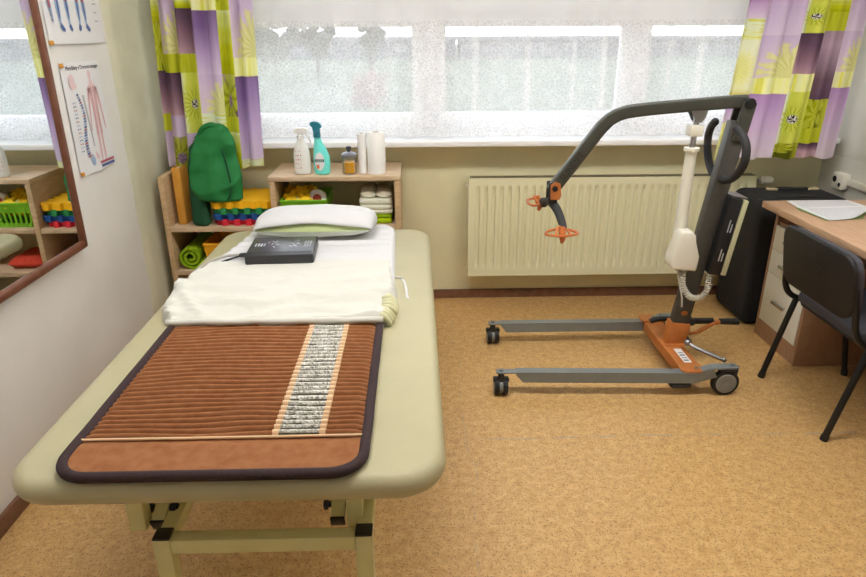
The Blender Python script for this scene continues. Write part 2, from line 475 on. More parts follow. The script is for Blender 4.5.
        me.set_sharp_from_angle(angle=math.radians(ang))
        ob = bpy.data.objects.new(name, me); C.objects.link(ob)
        if parent:
            ob.parent = parent; ob.location = o-world_loc(parent)
        else: ob.location = o
        return ob
def world_loc(o):
    l = Vector(o.location)
    while o.parent: o = o.parent; l += Vector(o.location)
    return l
def thing(name, loc, label, cat, group=None):
    o = bpy.data.objects.new(name, None); C.objects.link(o); o.location = TX @ Vector(loc) if TX else loc; o.empty_display_size = .05
    return tag(o, label, cat, group)
def tag(o, label, cat, group=None):
    o['label'] = label; o['category'] = cat
    if group: o['group'] = group
    return o
def struct(o): o['kind'] = 'structure'; return o
def dup(root, loc, label=None):
    r = root.copy(); C.objects.link(r); r.location = loc
    if label: r['label'] = label
    for ch in list(root.children):
        c = ch.copy(); C.objects.link(c); c.parent = r
        for g in list(ch.children):
            d = g.copy(); C.objects.link(d); d.parent = c
    return r
def text_mesh(name, body, size, mat, parent, T, depth=.0004):
    cu = bpy.data.curves.new(name, 'FONT'); cu.body = body; cu.size = size; cu.extrude = depth; cu.align_x = 'CENTER'; cu.align_y = 'CENTER'
    t = bpy.data.objects.new(name, cu); C.objects.link(t)
    dg = bpy.context.evaluated_depsgraph_get(); me = bpy.data.meshes.new_from_object(t.evaluated_get(dg))
    C.objects.unlink(t); bpy.data.objects.remove(t)
    me.materials.clear(); me.materials.append(M[mat]); me.name = name
    loc = T.to_translation(); R = T.copy(); R.translation = (0, 0, 0); me.transform(R)
    ob = bpy.data.objects.new(name, me); C.objects.link(ob); ob.parent = parent; ob.location = loc-world_loc(parent)
    return ob
def fn3(x, y, z, s=1): return noise.noise(Vector((x*s, y*s, z*s)))

# ------------------------------------------------------------------ room
XL, XR, YB, YF, ZC = -1.305, 2.22, 3.536, -1.5, 2.72
WX0, WX1, WZ0, WZ1 = -1.16, 2.19, .915, 2.35         # window opening
WT = .30                                              # wall thickness
struct(MB().box(XL-.3, XR+.3, YF-.2, YB+WT, -.12, 0).build('floor', 'floor_vinyl'))
struct(MB().box(XL-.3, XR+.3, YF-.2, YB+WT, ZC, ZC+.15).build('ceiling', 'white_paint'))
w = MB()
w.box(XL-.2, XR+.2, YB, YB+WT, 0, WZ0)
w.box(XL-.2, XR+.2, YB, YB+WT, WZ1, ZC)
w.box(XL-.2, WX0, YB, YB+WT, WZ0, WZ1)
w.box(WX1, XR+.2, YB, YB+WT, WZ0, WZ1)
struct(w.build('wall_back', 'back_wall_paint'))
w = MB().box(XL-.2, XL, YF-.2, YB, 0, ZC, mat=0)
# thicker plaster pier towards the window corner, with a soft edge
w.prism([(XL-.01, 3.0), (XL+.002, 3.0), (XL+.012, 3.025), (XL+.015, 3.06), (XL+.015, YB), (XL-.01, YB)], 0.0, ZC, 'z', 1)
struct(w.build('wall_left', ['left_wall_paint', 'plaster_pier']))
struct(MB().box(XR, XR+.2, YF-.2, YB, 0, ZC).box(XR-.004, XR+.01, YF, YB, .03, .825, .0015).build('wall_right', 'right_wall_paint'))
struct(MB().box(XL-.2, XR+.2, YF-.2, YF, 0, ZC).build('wall_front', 'white_paint'))
struct(MB().box(XL+.016, XR-.012, YB-.012, YB, 0, .052, .003).build('baseboard_back', 'brown_trim'))
struct(MB().box(XL, XL+.014, YF, 3.0, 0, .06, .003).build('baseboard_left', 'brown_trim'))
struct(MB().box(XR-.014, XR-.003, YF, YB, 0, .05, .003).build('baseboard_right', 'brown_trim'))
struct(MB().box(WX0-.05, WX1+.02, 3.405, 3.60, .889, .919, .006).build('trim_1', 'sill_white'))

# window: three casements under a deep transom
FY0, FY1 = 3.585, 3.655
win = bpy.data.objects.new('window_1', None); C.objects.link(win); win.location = ((WX0+WX1)/2, 3.62, WZ0); struct(win)
def sash(x0, x1, z0, z1, gx0, gx1, gz0, gz1, y0, y1, name):
    m = MB()
    m.box(x0, gx0, y0, y1, z0, z1, .004); m.box(gx1, x1, y0, y1, z0, z1, .004)
    m.box(gx0-.003, gx1+.003, y0, y1, z0, gz0, .004); m.box(gx0-.003, gx1+.003, y0, y1, gz1, z1, .004)
    # glazing bead
    b = .008
    m.box(gx0, gx0+b, y0+.018, y1, gz0, gz1); m.box(gx1-b, gx1, y0+.018, y1, gz0, gz1)
    m.box(gx0, gx1, y0+.018, y1, gz0, gz0+b); m.box(gx0, gx1, y0+.018, y1, gz1-b, gz1)
    f = m.build(name, 'window_white', win)
    MB().box(gx0, gx1, y1-.022, y1-.018, gz0, gz1).build('pane', 'pane_glass', f)
    return f
m = MB()
m.box(WX0, WX1, FY0, FY1+.03, .919, .945); m.box(WX0, WX1, FY0, FY1+.03, WZ1-.04, WZ1)
m.box(WX0, WX0+.04, FY0, FY1+.03, .945, WZ1-.04); m.box(WX1-.04, WX1, FY0, FY1+.03, .945, WZ1-.04)
m.box(.04, .105, FY0, FY1+.03, .945, 1.56, .003); m.box(1.15, 1.19, FY0, FY1+.03, .945, 1.56, .003)
m.box(WX0+.04, WX1-.04, FY0-.012, FY1+.03, 1.535, 1.70, .004)
m.box(.04, .105, FY0, FY1+.03, 1.70, WZ1-.04, .003); m.box(1.15, 1.19, FY0, FY1+.03, 1.70, WZ1-.04, .003)
m.build('window_frame', 'window_white', win)
sash(WX0+.04, .041, .945, 1.536, -1.03, -.008, 1.028, 1.474, FY0-.008, FY1, 'casement')
sash(.104, 1.151, .945, 1.536, .150, 1.086, 1.026, 1.474, FY0+.03, FY1+.02, 'casement')
sash(1.189, WX1-.04, .945, 1.536, 1.214, 2.08, 1.024, 1.474, FY0-.008, FY1, 'casement')
for a, b in ((WX0+.04, .04), (.105, 1.15), (1.19, WX1-.04)):
    sash(a, b, 1.70, WZ1-.04, a+.05, b-.05, 1.75, WZ1-.09, FY0, FY1, 'transom_light')
# handle of the middle casement
hm = MB(); hm.box(.122, .138, FY0+.005, FY0+.03, 1.20, 1.27, .004); hm.beam((.13, FY0-.005, 1.26), (.13, FY0-.005, 1.15), .016, .014, .004)
hm.build('window_handle', 'window_white', win)

# outside, seen through the net: lawn one storey below, low houses and trees
GZ = -5.0
struct(MB().box(-260, 260, 4.2, 330, GZ-.3, GZ).build('ground', 'lawn_grass'))
def house(x0, x1, y, h, nwin, label, roofc='far_roof'):
    b = thing('house', ((x0+x1)/2, y, GZ), label, 'house', 'low houses beyond the lawn')
    MB().box(x0, x1, y, y+9, GZ, GZ+h).build('house_wall', 'far_wall', b)
    MB().prism([(y-.5, GZ+h), (y+4.5, GZ+h+.9), (y+9.5, GZ+h)], x0-.4, x1+.4, 'x').build('roof', roofc, b)
    for i in range(nwin):
        xx = x0+(x1-x0)*(i+.5)/nwin
        f = MB().box(xx-1.0, xx+1.0, y-.08, y+.02, GZ+h-2.6, GZ+h-.9).build('house_window', 'far_frame', b)
        MB().box(xx-.8, xx+.8, y-.12, y-.07, GZ+h-2.4, GZ+h-1.1).build('pane', 'far_window', f)
    return b
house(-62, 10, 172, 4.1, 8, 'long low grey house seen through the left window net')
house(10.9, 66, 172, 4.1, 7, 'low grey house seen through the middle window net')
house(67, 130, 172, 4.0, 7, 'low grey house seen through the right window net')
def tree(x, y, h, cr, label, seed, leaf='tree_leaf'):
    t = thing('tree', (x, y, GZ), label, 'tree', 'trees on the lawn outside')
    tr = MB(); tr.tube([(x, y, GZ), (x+.1*h/8, y, GZ+h*.35), (x, y, GZ+h*.8)], [.035*h, .026*h, .01*h], 8, smooth=3)
    tr.build('trunk', 'tree_bark', t)
    r = random.Random(seed); m = MB()
    for i in range(60):
        a = r.uniform(0, 2*PI); q = r.uniform(0, 1)**.5*cr; z = r.uniform(.28, 1.0)
        k = math.sin(PI*min(1, max(.12, z-.22)))
        rr = r.uniform(.22, .38)*cr
        m.sphere((x+q*k*math.cos(a), y+q*k*math.sin(a), GZ+z*h), rr, 1, 1, r.uniform(.5, .8), seg=8, rings=6)
    m.build('crown', leaf, t)
    return t
tree(-21, 104, 9.5, 3.3, 'dark leafy tree standing left of the pair outside the left window', 1)
tree(-15.5, 110, 9.0, 2.6, 'slimmer dark tree behind the pair outside the left window', 2)
tree(-7.0, 108, 9.8, 2.2, 'tall dark tree nearest the centre post outside the left window', 3)
tree(-26, 120, 7.0, 2.0, 'small dark tree farthest left outside the left window', 4)
sh = thing('shrub', (-4.2, 62, GZ), 'reddish round shrub on the lawn outside the left window', 'shrub')
m = MB(); r_ = random.Random(5)
for i in range(40):
    a = r_.uniform(0, 2*PI); q = r_.uniform(0, 1)**.5*1.5; m.sphere((-4.2+q*math.cos(a), 62+q*math.sin(a), GZ+r_.uniform(.4, 2.6)), r_.uniform(.25, .5), seg=8, rings=6)
m.build('foliage', 'red_shrub_leaf', sh)
MB().cyl((-4.2, 62, GZ), (-4.2, 62, GZ+1.2), .12, 8).build('stem', 'tree_bark', sh)

# ceiling luminaires (the room's lamps)
lamp0 = thing('ceiling_light', (-.30, 1.75, ZC-.07), 'white box ceiling light above the treatment table', 'ceiling light', 'ceiling lights')
lx, ly = -.30, 1.75
MB().box(lx-.62, lx+.62, ly-.17, ly+.17, ZC-.05, ZC, .006).build('housing', 'window_white', lamp0)
MB().box(lx-.60, lx+.60, ly-.15, ly+.15, ZC-.07, ZC-.05, .004).build('diffuser', 'lamp_diffuser', lamp0)
dup(lamp0, (1.30, 1.75, ZC-.07), 'white box ceiling light above the open floor')

# ------------------------------------------------------------------ curtains
rail = thing('curtain_rail', (.5, 3.40, 2.44), 'white curtain rail along the top of the window', 'curtain rail')
MB().box(XL+.02, XR-.01, 3.29, 3.31, 2.412, 2.43, .003).box(XL+.02, XR-.01, 3.462, 3.482, 2.412, 2.43, .003).build('track', 'window_white', rail)
m = MB()
for x in (-1.0, .5, 2.0): m.box(x-.01, x+.01, 3.29, YB, 2.43, 2.44)
m.build('bracket', 'window_white', rail)

def netf(x0, x1, nx, nz, z0, z1, ph):
    m = MB()
    def f(u, v):
        x = x0+(x1-x0)*u; z = z0+(z1-z0)*v
        y = 3.472+.010*math.sin(x*34+2.2*fn3(x, 0, ph, 2.2))*(0.55+.45*fn3(x, 1, ph, 1.7))+.006*fn3(x, z*.4, 2, 5)
        return (x, y, z+.004*math.sin(x*34))
    m.grid(nx, nz, f)
    return m
nt = thing('net_curtain', (.6, 3.472, .937), 'sheer white lace net curtain hanging across the whole window', 'curtain')
netf(-1.12, 2.16, 420, 36, .938, 2.41, 0).build('net_panel', 'net_lace', nt, recalc=False)
hm = MB()
def seam(x): 
    for q in range(12):
        pass
def netseam(xx, wd):
    return netf(xx-wd, xx+wd, 6, 24, .936, 2.41, 0)
for xx, wd in ((.30, .012), (.565, .016), (.80, .010), (.95, .014), (1.44, .018), (1.28, .012)):
    s_ = netseam(xx, wd); s_.v = [Vector((v.x, v.y-.002, v.z)) for v in s_.v]; s_.build('seam', 'net_lace', nt, recalc=False)
hb = netf(-1.12, 2.16, 420, 2, .936, .956, 0); hb.v = [Vector((v.x, v.y-.002, v.z)) for v in hb.v]; hb.build('hem', 'net_lace', nt, recalc=False)
m = MB()
m.build_hooks = None

CY = 3.30
def print_curtain(name, x0t, x1t, x0b, x1b, zb, cols, label, seed, flare):
    """cols: list of (u0, u1, [(z_top, z_bottom, material), ...]); the cloth falls in soft folds"""
    ZT = 2.41; zr = 1.582
    names = []; m = MB()
    nu, nv = 150, 170
    def edge(z):
        t = (zr-z)/(zr-zb); t = max(-.5, t)
        return x0t+(x0b-x0t)*t, x1t+(x1b-x1t)*t
    def f(u, v):
        z = zb+(ZT-zb)*v; a, b = edge(z); amp = .020+.006*fn3(u, 0, seed, 3)
        y = CY+amp*math.sin(2*PI*u*6.2+1.6*fn3(u*2, z*.35, seed, 1.5))+.008*fn3(u*6, z*1.2, seed+3)
        x = a+(b-a)*u+.006*math.sin(2*PI*u*6.2+1.2)
        return (x, y, z+(.006*math.sin(u*21+seed) if v == 0 else 0))
    m.grid(nu, nv, f)
    # assign each little face to its printed patch
    uvs = {}
    for fi, face in enumerate(m.f):
        i = fi % nu; j = fi//nu
        u = (i+.5)/nu; z = zb+(ZT-zb)*(j+.5)/nv
        for u0, u1, cells in cols:
            if u0 <= u < u1 or (u1 >= 1 and u >= u0): break
        span = cells[0][0]-cells[-1][1]
        zz = z
        while zz > cells[0][0]: zz -= span
        cell = cells[-1]
        for c in cells:
            if c[1] <= zz <= c[0]: cell = c; break
        if cell[2] not in names: names.append(cell[2])
        m.mi[fi] = names.index(cell[2])
        h = cell[0]-cell[1]; off = z-zz
        L = []
        for vi in face:
            ii = vi % (nu+1); jj = vi//(nu+1)
            L.append(((ii/nu-u0)/(u1-u0), (zb+(ZT-zb)*jj/nv-off-cell[1])/h))
        uvs[fi] = L
    t = thing(name, ((x0b+x1b)/2, CY, zb), label, 'curtain')
    o = m.build('curtain_panel', names, t, recalc=False, ang=180)
    ul = o.data.uv_layers.new(name='UVMap')
    for p in o.data.polygons:
        for k, li in enumerate(p.loop_indices): ul.data[li].uv = uvs[p.index][k]
    return t
Lz = lambda y: 1.587-.00468*y       # heights from image pixel rows down the left curtain
Lz = lambda y: 1.45+.9807*(1.587-.00468*y-1.45)
P_ = lambda *a: [(Lz(a[i]), Lz(a[i+2]), a[i+1]) for i in range(0, len(a)-2, 2)]
print_curtain('patchwork_curtain', -1.208, -.753, -1.236, -.771, .818, [
    (0, .07, P_(0, 'print_lime_bands', 20, 'print_dark_leaf', 68, 'print_plum', 110, 'print_lime_stripes', 128, 'print_lilac', 170)),
    (.07, .23, P_(0, 'print_lilac_petals', 51, 'print_lime_stripes', 69, 'print_plum', 112, 'print_lilac', 135, 'print_thistle', 170)),
    (.23, .43, P_(0, 'print_lime_bands', 7, 'print_plum', 51, 'print_lime_stripes', 69, 'print_flower', 130, 'print_lilac', 170)),
    (.43, .65, P_(0, 'print_cream_stripes', 10, 'print_purple', 72, 'print_lilac_petals', 110, 'print_cream', 132, 'print_lilac', 170)),
    (.65, .79, P_(0, 'print_lime_stripes', 10, 'print_lime_bands', 72, 'print_thistle', 114, 'print_lime_stripes', 131, 'print_lime_bands', 170)),
    (.79, 1.0, P_(0, 'print_lilac_petals', 55, 'print_cream_stripes', 74, 'print_purple', 158, 'print_cream', 170))],
    'patterned purple and lime curtain hanging left of the window above the shelf', 1, 0)
print_curtain('patchwork_curtain', 1.553, 2.150, 1.494, 2.128, .838, [
    (0, .16, P_(0, 'print_mauve', 20, 'print_cream', 40, 'print_pale_flower', 96, 'print_mauve', 124, 'print_cream_stripes', 155)),
    (.16, .47, P_(0, 'print_lilac', 36, 'print_lilac_petals', 77, 'print_cream_stripes', 95, 'print_mauve', 155)),
    (.47, .69, P_(0, 'print_flower', 34, 'print_plum', 74, 'print_cream_stripes', 92, 'print_flower', 147, 'print_dark_leaf', 155)),
    (.69, .84, P_(0, 'print_lime_bands', 14, 'print_lime_stripes', 32, 'print_dark_plum', 100, 'print_dark_leaf', 130, 'print_lime_stripes', 147, 'print_plum', 155)),
    (.84, 1.0, P_(0, 'print_lilac', 31, 'print_lilac_petals', 72, 'print_cream_stripes', 88, 'print_mauve', 155))],
    'patterned purple and lime curtain hanging right of the window behind the lift', 4, 0)

# ------------------------------------------------------------------ mirror and posters on the left wall
mr = thing('wall_mirror', (XL, 1.75, .68), 'large wall mirror in a reddish brown wooden frame', 'mirror')
MB().box(XL+.002, XL+.025, .92, 2.43, .70, 2.0).build('mirror_glass', 'mirror_silver', mr)
fm = MB(); fy0, fy1, fz0, fz1 = .90, 2.45, .678, 2.02; fw = .032
def bead(a, b): fm.tube([a, b], .017, 12)
fx = XL+.022
fm.box(XL, XL+.036, fy0, fy1, fz0, fz0+fw, .010, seg=3); fm.box(XL, XL+.036, fy0, fy1, fz1-fw, fz1, .010, seg=3)
fm.box(XL, XL+.036, fy0, fy0+fw, fz0, fz1, .010, seg=3); fm.box(XL, XL+.036, fy1-fw, fy1, fz0, fz1, .010, seg=3)
fm.build('mirror_frame', 'mirror_frame_wood', mr)

PX = XL+.004
def sheet_on_wall(y0, y1, z0, z1, name, parent, bow):
    m = MB()
    def f(u, v):
        b = bow*(math.sin(PI*v)*.5+abs(v-.5)**3*2)
        return (PX+b+.004*math.sin(PI*u), y0+(y1-y0)*u, z0+(z1-z0)*v)
    m.grid(10, 20, f)
    m2 = MB(); m2.grid(10, 20, lambda u, v: (PX-.001+.9*(f(u, v)[0]-PX), f(u, v)[1], f(u, v)[2]))
    m.add(m2.v, m2.f)
    return m.build(name, 'poster_paper', parent, recalc=False)
def limb(m, pts, mat=0, x=PX+.006):
    if mat == 2 and max(p[2] for p in pts) < .002: pts = [(a, b, c*.75) for a, b, c in pts]
    """flat tapered shape through (y, z, halfwidth) points"""
    L = []; R = []
    for i, (y, z, h) in enumerate(pts):
        a = pts[max(0, i-1)]; b = pts[min(len(pts)-1, i+1)]
        d = Vector((b[0]-a[0], b[1]-a[1])).normalized(); nrm = Vector((-d.y, d.x))
        L.append((x, y+nrm.x*h, z+nrm.y*h)); R.append((x, y-nrm.x*h, z-nrm.y*h))
    V = L+R; n = len(L)
    m.add(V, [(i, i+1, n+i+1, n+i) for i in range(n-1)], mat)
def disc(m, y, z, ry, rz, mat=0, x=PX+.0062, n=16):
    V = [(x, y+ry*math.cos(2*PI*i/n), z+rz*math.sin(2*PI*i/n)) for i in range(n)]
    m.add(V, [tuple(range(n))], mat)
def leg_fig(m, y, ztop, zfoot, k, flip=1):
    H = ztop-zfoot
    limb(m, [(y, ztop, .020*k), (y+.004*flip, zfoot+H*.62, .017*k), (y+.006*flip, zfoot+H*.5, .011*k)], 1)
    limb(m, [(y-.004, ztop, .011*k), (y+.002*flip, zfoot+H*.66, .010*k), (y+.006*flip, zfoot+H*.44, .007*k)], 2, PX+.0066)
    limb(m, [(y+.006*flip, zfoot+H*.5, .011*k), (y+.008*flip, zfoot+H*.34, .013*k), (y+.010*flip, zfoot+H*.12, .006*k), (y+.011*flip, zfoot+.012, .005*k)], 0)
    limb(m, [(y+.008*flip, zfoot+H*.46, .004*k), (y+.009*flip, zfoot+H*.32, .005*k), (y+.010*flip, zfoot+H*.16, .002*k)], 3, PX+.0066)
    limb(m, [(y+.008*flip, zfoot+.016, .008*k), (y+.020*flip, zfoot+.004, .008*k), (y+.034*flip, zfoot-.004, .005*k)], 3, PX+.0064)
# upper poster: legs of muscle figures, cropped by the frame
p1 = thing('anatomy_poster', (PX, 2.75, 1.405), 'upper wall poster with red and blue muscle figures, cut off above', 'poster', 'anatomy posters on the left wall')
sheet_on_wall(2.525, 2.968, 1.408, 2.02, 'poster_sheet', p1, .004)
m = MB()
for y, fl in ((2.612, 1), (2.682, .6), (2.775, -.5), (2.812, 1)): leg_fig(m, y, 1.68, 1.458, 1.25, fl)
for y in (2.648, 2.794):
    limb(m, [(y, 1.68, .034), (y, 1.78, .04), (y, 1.86, .05), (y, 1.90, .03)], 0); disc(m, y, 1.95, .024, .032, 1)
    limb(m, [(y-.045, 1.86, .012), (y-.065, 1.74, .01), (y-.07, 1.64, .006)], 1); limb(m, [(y+.045, 1.86, .012), (y+.065, 1.74, .01), (y+.07, 1.64, .006)], 1)
limb(m, [(2.552, 1.66, .014), (2.558, 1.585, .016), (2.566, 1.53, .010), (2.572, 1.482, .004)], 0)
limb(m, [(2.551, 1.66, .006), (2.557, 1.58, .009), (2.564, 1.53, .005)], 2, PX+.0066)
m.build('muscle_drawing', ['poster_ink_blue', 'poster_ink_pink', 'poster_ink_red', 'poster_ink_deep'], p1, recalc=False)
m = MB()
for i in range(9):
    for y0, w_ in ((2.90, .035), (2.556, .024)):
        if rnd.random() < .8: m.add([(PX+.006, y0, 1.62-i*.016), (PX+.006, y0+w_*rnd.uniform(.6, 1), 1.62-i*.016), (PX+.006, y0+w_*.8, 1.615-i*.016), (PX+.006, y0, 1.615-i*.016)], [(0, 1, 2, 3)])
m.build('caption_lines', 'poster_ink_grey', p1, recalc=False)
# lower poster: spine and figure with a headline
p2 = thing('anatomy_poster', (PX, 2.71, .922), 'lower wall poster with a spine and pink figure beside the mirror', 'poster', 'anatomy posters on the left wall')
sheet_on_wall(2.556, 2.866, .924, 1.342, 'poster_sheet', p2, .004)
m = MB()
# head profile and spine
disc(m, 2.615, 1.272, .022, .028, 1); limb(m, [(2.632, 1.262, .012), (2.640, 1.25, .008)], 1)
for i in range(24):
    t = i/23; y = 2.64+.018*math.sin(t*5.5)+.022*t; z = 1.225-.235*t; h = .006+.006*t
    disc(m, y, z, h*1.25, .0046, (3, 0, 3, 2, 3)[i % 5])
    disc(m, y+.5*h, z-.003, h*.7, .003, 4, PX+.0066)
    disc(m, y-h-.004, z-.002, .004, .002, 0)
for i in range(14):
    z = 1.20-i*.014
    for y0 in (2.592, 2.606):
        m.add([(PX+.006, y0, z), (PX+.006, y0+.009, z), (PX+.006, y0+.009, z-.004), (PX+.006, y0, z-.004)], [(0, 1, 2, 3)], (0, 3, 2)[i % 3])
limb(m, [(2.682, 1.22, .007), (2.690, 1.14, .007), (2.698, 1.06, .006), (2.700, 1.02, .005)], 4)
limb(m, [(2.66, .992, .012), (2.672, .968, .018), (2.676, .95, .010)], 0)
limb(m, [(2.70, 1.0, .005), (2.712, .978, .012), (2.73, .972, .006)], 1)
# pink standing figure
cy = 2.765
disc(m, cy-.004, 1.292, .013, .018, 1)
limb(m, [(cy-.003, 1.276, .008), (cy, 1.26, .016), (cy, 1.245, .034), (cy, 1.20, .030), (cy, 1.16, .024), (cy, 1.13, .028), (cy, 1.115, .024)], 1)
for s in (-1, 1):
    limb(m, [(cy+s*.032, 1.245, .011), (cy+s*.043, 1.19, .010), (cy+s*.052, 1.14, .007), (cy+s*.06, 1.095, .006), (cy+s*.062, 1.075, .003)], 1)
    limb(m, [(cy+s*.0145, 1.118, .0135), (cy+s*.015, 1.07, .013), (cy+s*.014, 1.03, .009), (cy+s*.016, .99, .010), (cy+s*.015, .96, .005), (cy+s*.02, .948, .006)], 1)
    limb(m, [(cy+s*.010, 1.25, .0018), (cy+s*.010, 1.15, .0018), (cy+s*.014, 1.06, .0018), (cy+s*.016, .96, .0015)], 2, PX+.0068)
    limb(m, [(cy+s*.020, 1.245, .0016), (cy+s*.018, 1.14, .0016), (cy+s*.02, 1.06, .0016)], 2, PX+.0068)
    limb(m, [(cy+s*.035, 1.24, .0016), (cy+s*.047, 1.17, .0016), (cy+s*.06, 1.08, .0015)], 2, PX+.0068)
m.build('body_drawing', ['poster_ink_blue', 'poster_ink_pink', 'poster_ink_red', 'poster_ink_deep', 'poster_ink_grey'], p2, recalc=False)
m = MB(); x = PX+.0062
m.add([(x, 2.732, .962-.02), (x, 2.85, .962-.02), (x, 2.85, .951-.02), (x, 2.732, .951-.02)], [(0, 1, 2, 3)], 1)
m.add([(x, 2.725, .956), (x, 2.85, .956), (x, 2.85, .946), (x, 2.725, .946)], [(0, 1, 2, 3)], 0)
m.build('colour_key', ['poster_ink_red', 'poster_ink_deep'], p2, recalc=False)
TW = Matrix(((0, 0, 1, PX+.0055), (1, 0, 0, 2.72), (0, 1, 0, 1.322), (0, 0, 0, 1)))
text_mesh('headline', 'Meridiány a Dornova terapie', .0225, 'poster_ink_black', p2, TW)
for p, ys, zs_ in ((p1, (2.53,), (1.413,)), (p2, (2.563,), (.934, 1.334))):
    for y in ys:
        for z in zs_:
            MB().box(PX-.002, PX+.012, y-.006, y+.006, z-.008, z+.008, .002).build('corner_clip', 'ochre_card', p)

# ------------------------------------------------------------------ bookcase under the window
bk = thing('bookcase', (-.66, 3.32, 0), 'low open oak bookcase standing behind the treatment table', 'bookcase')
BY0, BY1 = 3.14, 3.505
MB().box(-1.242, -1.216, BY0, BY1, 0, .80, .002).build('side_panel', 'shelf_oak', bk)
MB().box(-.110, -.082, BY0, BY1, 0, .775, .002).build('side_panel', 'shelf_oak', bk)
MB().box(-.712, -.686, BY0, BY1, 0, .775, .002).build('divider', 'shelf_oak', bk)
MB().box(-.716, -.078, BY0-.004, BY1, .775, .798, .003).build('top_board', 'shelf_oak_flat', bk)
for x0, x1 in ((-1.216, -.712), (-.686, -.110)):
    MB().box(x0, x1, BY0+.002, BY1, .527, .55, .002).build('shelf', 'shelf_oak_flat', bk)
    MB().box(x0, x1, BY0+.002, BY1, .302, .325, .002).build('shelf', 'shelf_oak_flat', bk)
    MB().box(x0, x1, BY0+.01, BY1, .05, .073, .002).build('shelf', 'shelf_oak_flat', bk)

# ochre board-backed binder against the side
bd = thing('ring_binder', (-1.172, 3.30, .55), 'ochre card binder standing at the left end of the bookcase shelf', 'binder')
m = MB(); m.box(-1.192, -1.187, 3.21, 3.44, .5505, .832, .001); m.box(-1.157, -1.152, 3.21, 3.44, .5505, .832, .001); m.box(-1.192, -1.152, 3.20, 3.21, .5505, .832, .004)
m.build('cover', 'ochre_card', bd); MB().box(-1.186, -1.158, 3.211, 3.43, .556, .824).build('paper_block', 'poster_paper', bd)

# green bag
gb = thing('green_bag', (-1.06, 3.28, .55), 'green fabric bag leaning against the left curtain on the bookcase', 'bag')
def bag_loft(levels, nz=40, seg=40, seed=0, pw=2.6, wr=.006, mp=True):
    levels = [(l[0], -.852+(l[1]+.872)*.86, -.852+(l[2]+.872)*.86, 3.143+(l[3]-3.18)*.70, 3.143+(l[4]-3.18)*.70) for l in levels]
    m = MB(); rings = []
    zs = [l[0] for l in levels]
    for k in range(nz+1):
        z = zs[0]+(zs[-1]-zs[0])*k/nz
        for i in range(len(levels)-1):
            if levels[i][0] <= z <= levels[i+1][0]+1e-9: break
        a, b = levels[i], levels[i+1]; t = (z-a[0])/(b[0]-a[0]); t = t*t*(3-2*t)
        x0, x1, y0, y1 = (a[q]*(1-t)+b[q]*t for q in (1, 2, 3, 4))
        ring = []
        for j in range(seg):
            an = 2*PI*j/seg; c, s = math.cos(an), math.sin(an)
            cx = math.copysign(abs(c)**(2/pw), c); cy = math.copysign(abs(s)**(2/pw), s)
            x = (x0+x1)/2+(x1-x0)/2*cx; y = (y0+y1)/2+(y1-y0)/2*cy
            n = fn3(x*5+z*3, y*5, z*4+seed)+.5*(1-abs(fn3(x*7-z*5, z*6+x*3, seed))*4)+.3*fn3(x*16, z*13, seed)
            ring.append((x+wr*n*.6, y-wr*n, z))
        rings.append(ring)
    V = [p for r in rings for p in r]
    F = [(i*seg+j, i*seg+(j+1) % seg, (i+1)*seg+(j+1) % seg, (i+1)*seg+j) for i in range(nz) for j in range(seg)]
    F += [tuple(range(seg))[::-1], tuple(nz*seg+j for j in range(seg))]
    m.add(V, F); return m
bag_loft([(.673, -1.10, -.905, 3.20, 3.29), (.684, -1.135, -.882, 3.185, 3.31), (.74, -1.165, -.872, 3.18, 3.32), (.82, -1.165, -.876, 3.20, 3.325),
          (.90, -1.150, -.888, 3.225, 3.33), (.97, -1.118, -.905, 3.25, 3.335), (1.01, -1.085, -.925, 3.265, 3.335), (1.032, -1.055, -.95, 3.28, 3.33), (1.04, -1.02, -.98, 3.29, 3.32)],
         nz=60, seg=56, seed=1, wr=.017).build('main_panel', 'green_bag', gb, ang=180)
bag_loft([(.552, -1.165, -1.09, 3.20, 3.30), (.57, -1.178, -1.08, 3.185, 3.32), (.65, -1.180, -1.08, 3.20, 3.33), (.80, -1.182, -1.06, 3.25, 3.335), (.92, -1.165, -1.07, 3.275, 3.335), (.96, -1.13, -1.09, 3.29, 3.33)],
         seed=5, wr=.009).build('lower_pocket', 'green_bag_dark', gb, ang=180)
MB().tube([(-0.979, 3.2085, 1.005), (-0.9492, 3.2010, 0.97), (-0.9234, 3.1785, 0.9), (-0.9062, 3.1590, 0.82), (-0.8976, 3.1485, 0.74), (-0.9192, 3.1485, 0.69)], .004, 8, smooth=6).build('zip_seam', 'green_bag_dark', gb)
MB().tube([(-1.0395, 3.2182, 0.985), (-1.0137, 3.2085, 1.02), (-0.9707, 3.2085, 1.035), (-0.9320, 3.2220, 1.012)], [.012, .014, .014, .010], 10, smooth=6).build('carry_handle', 'green_bag', gb)

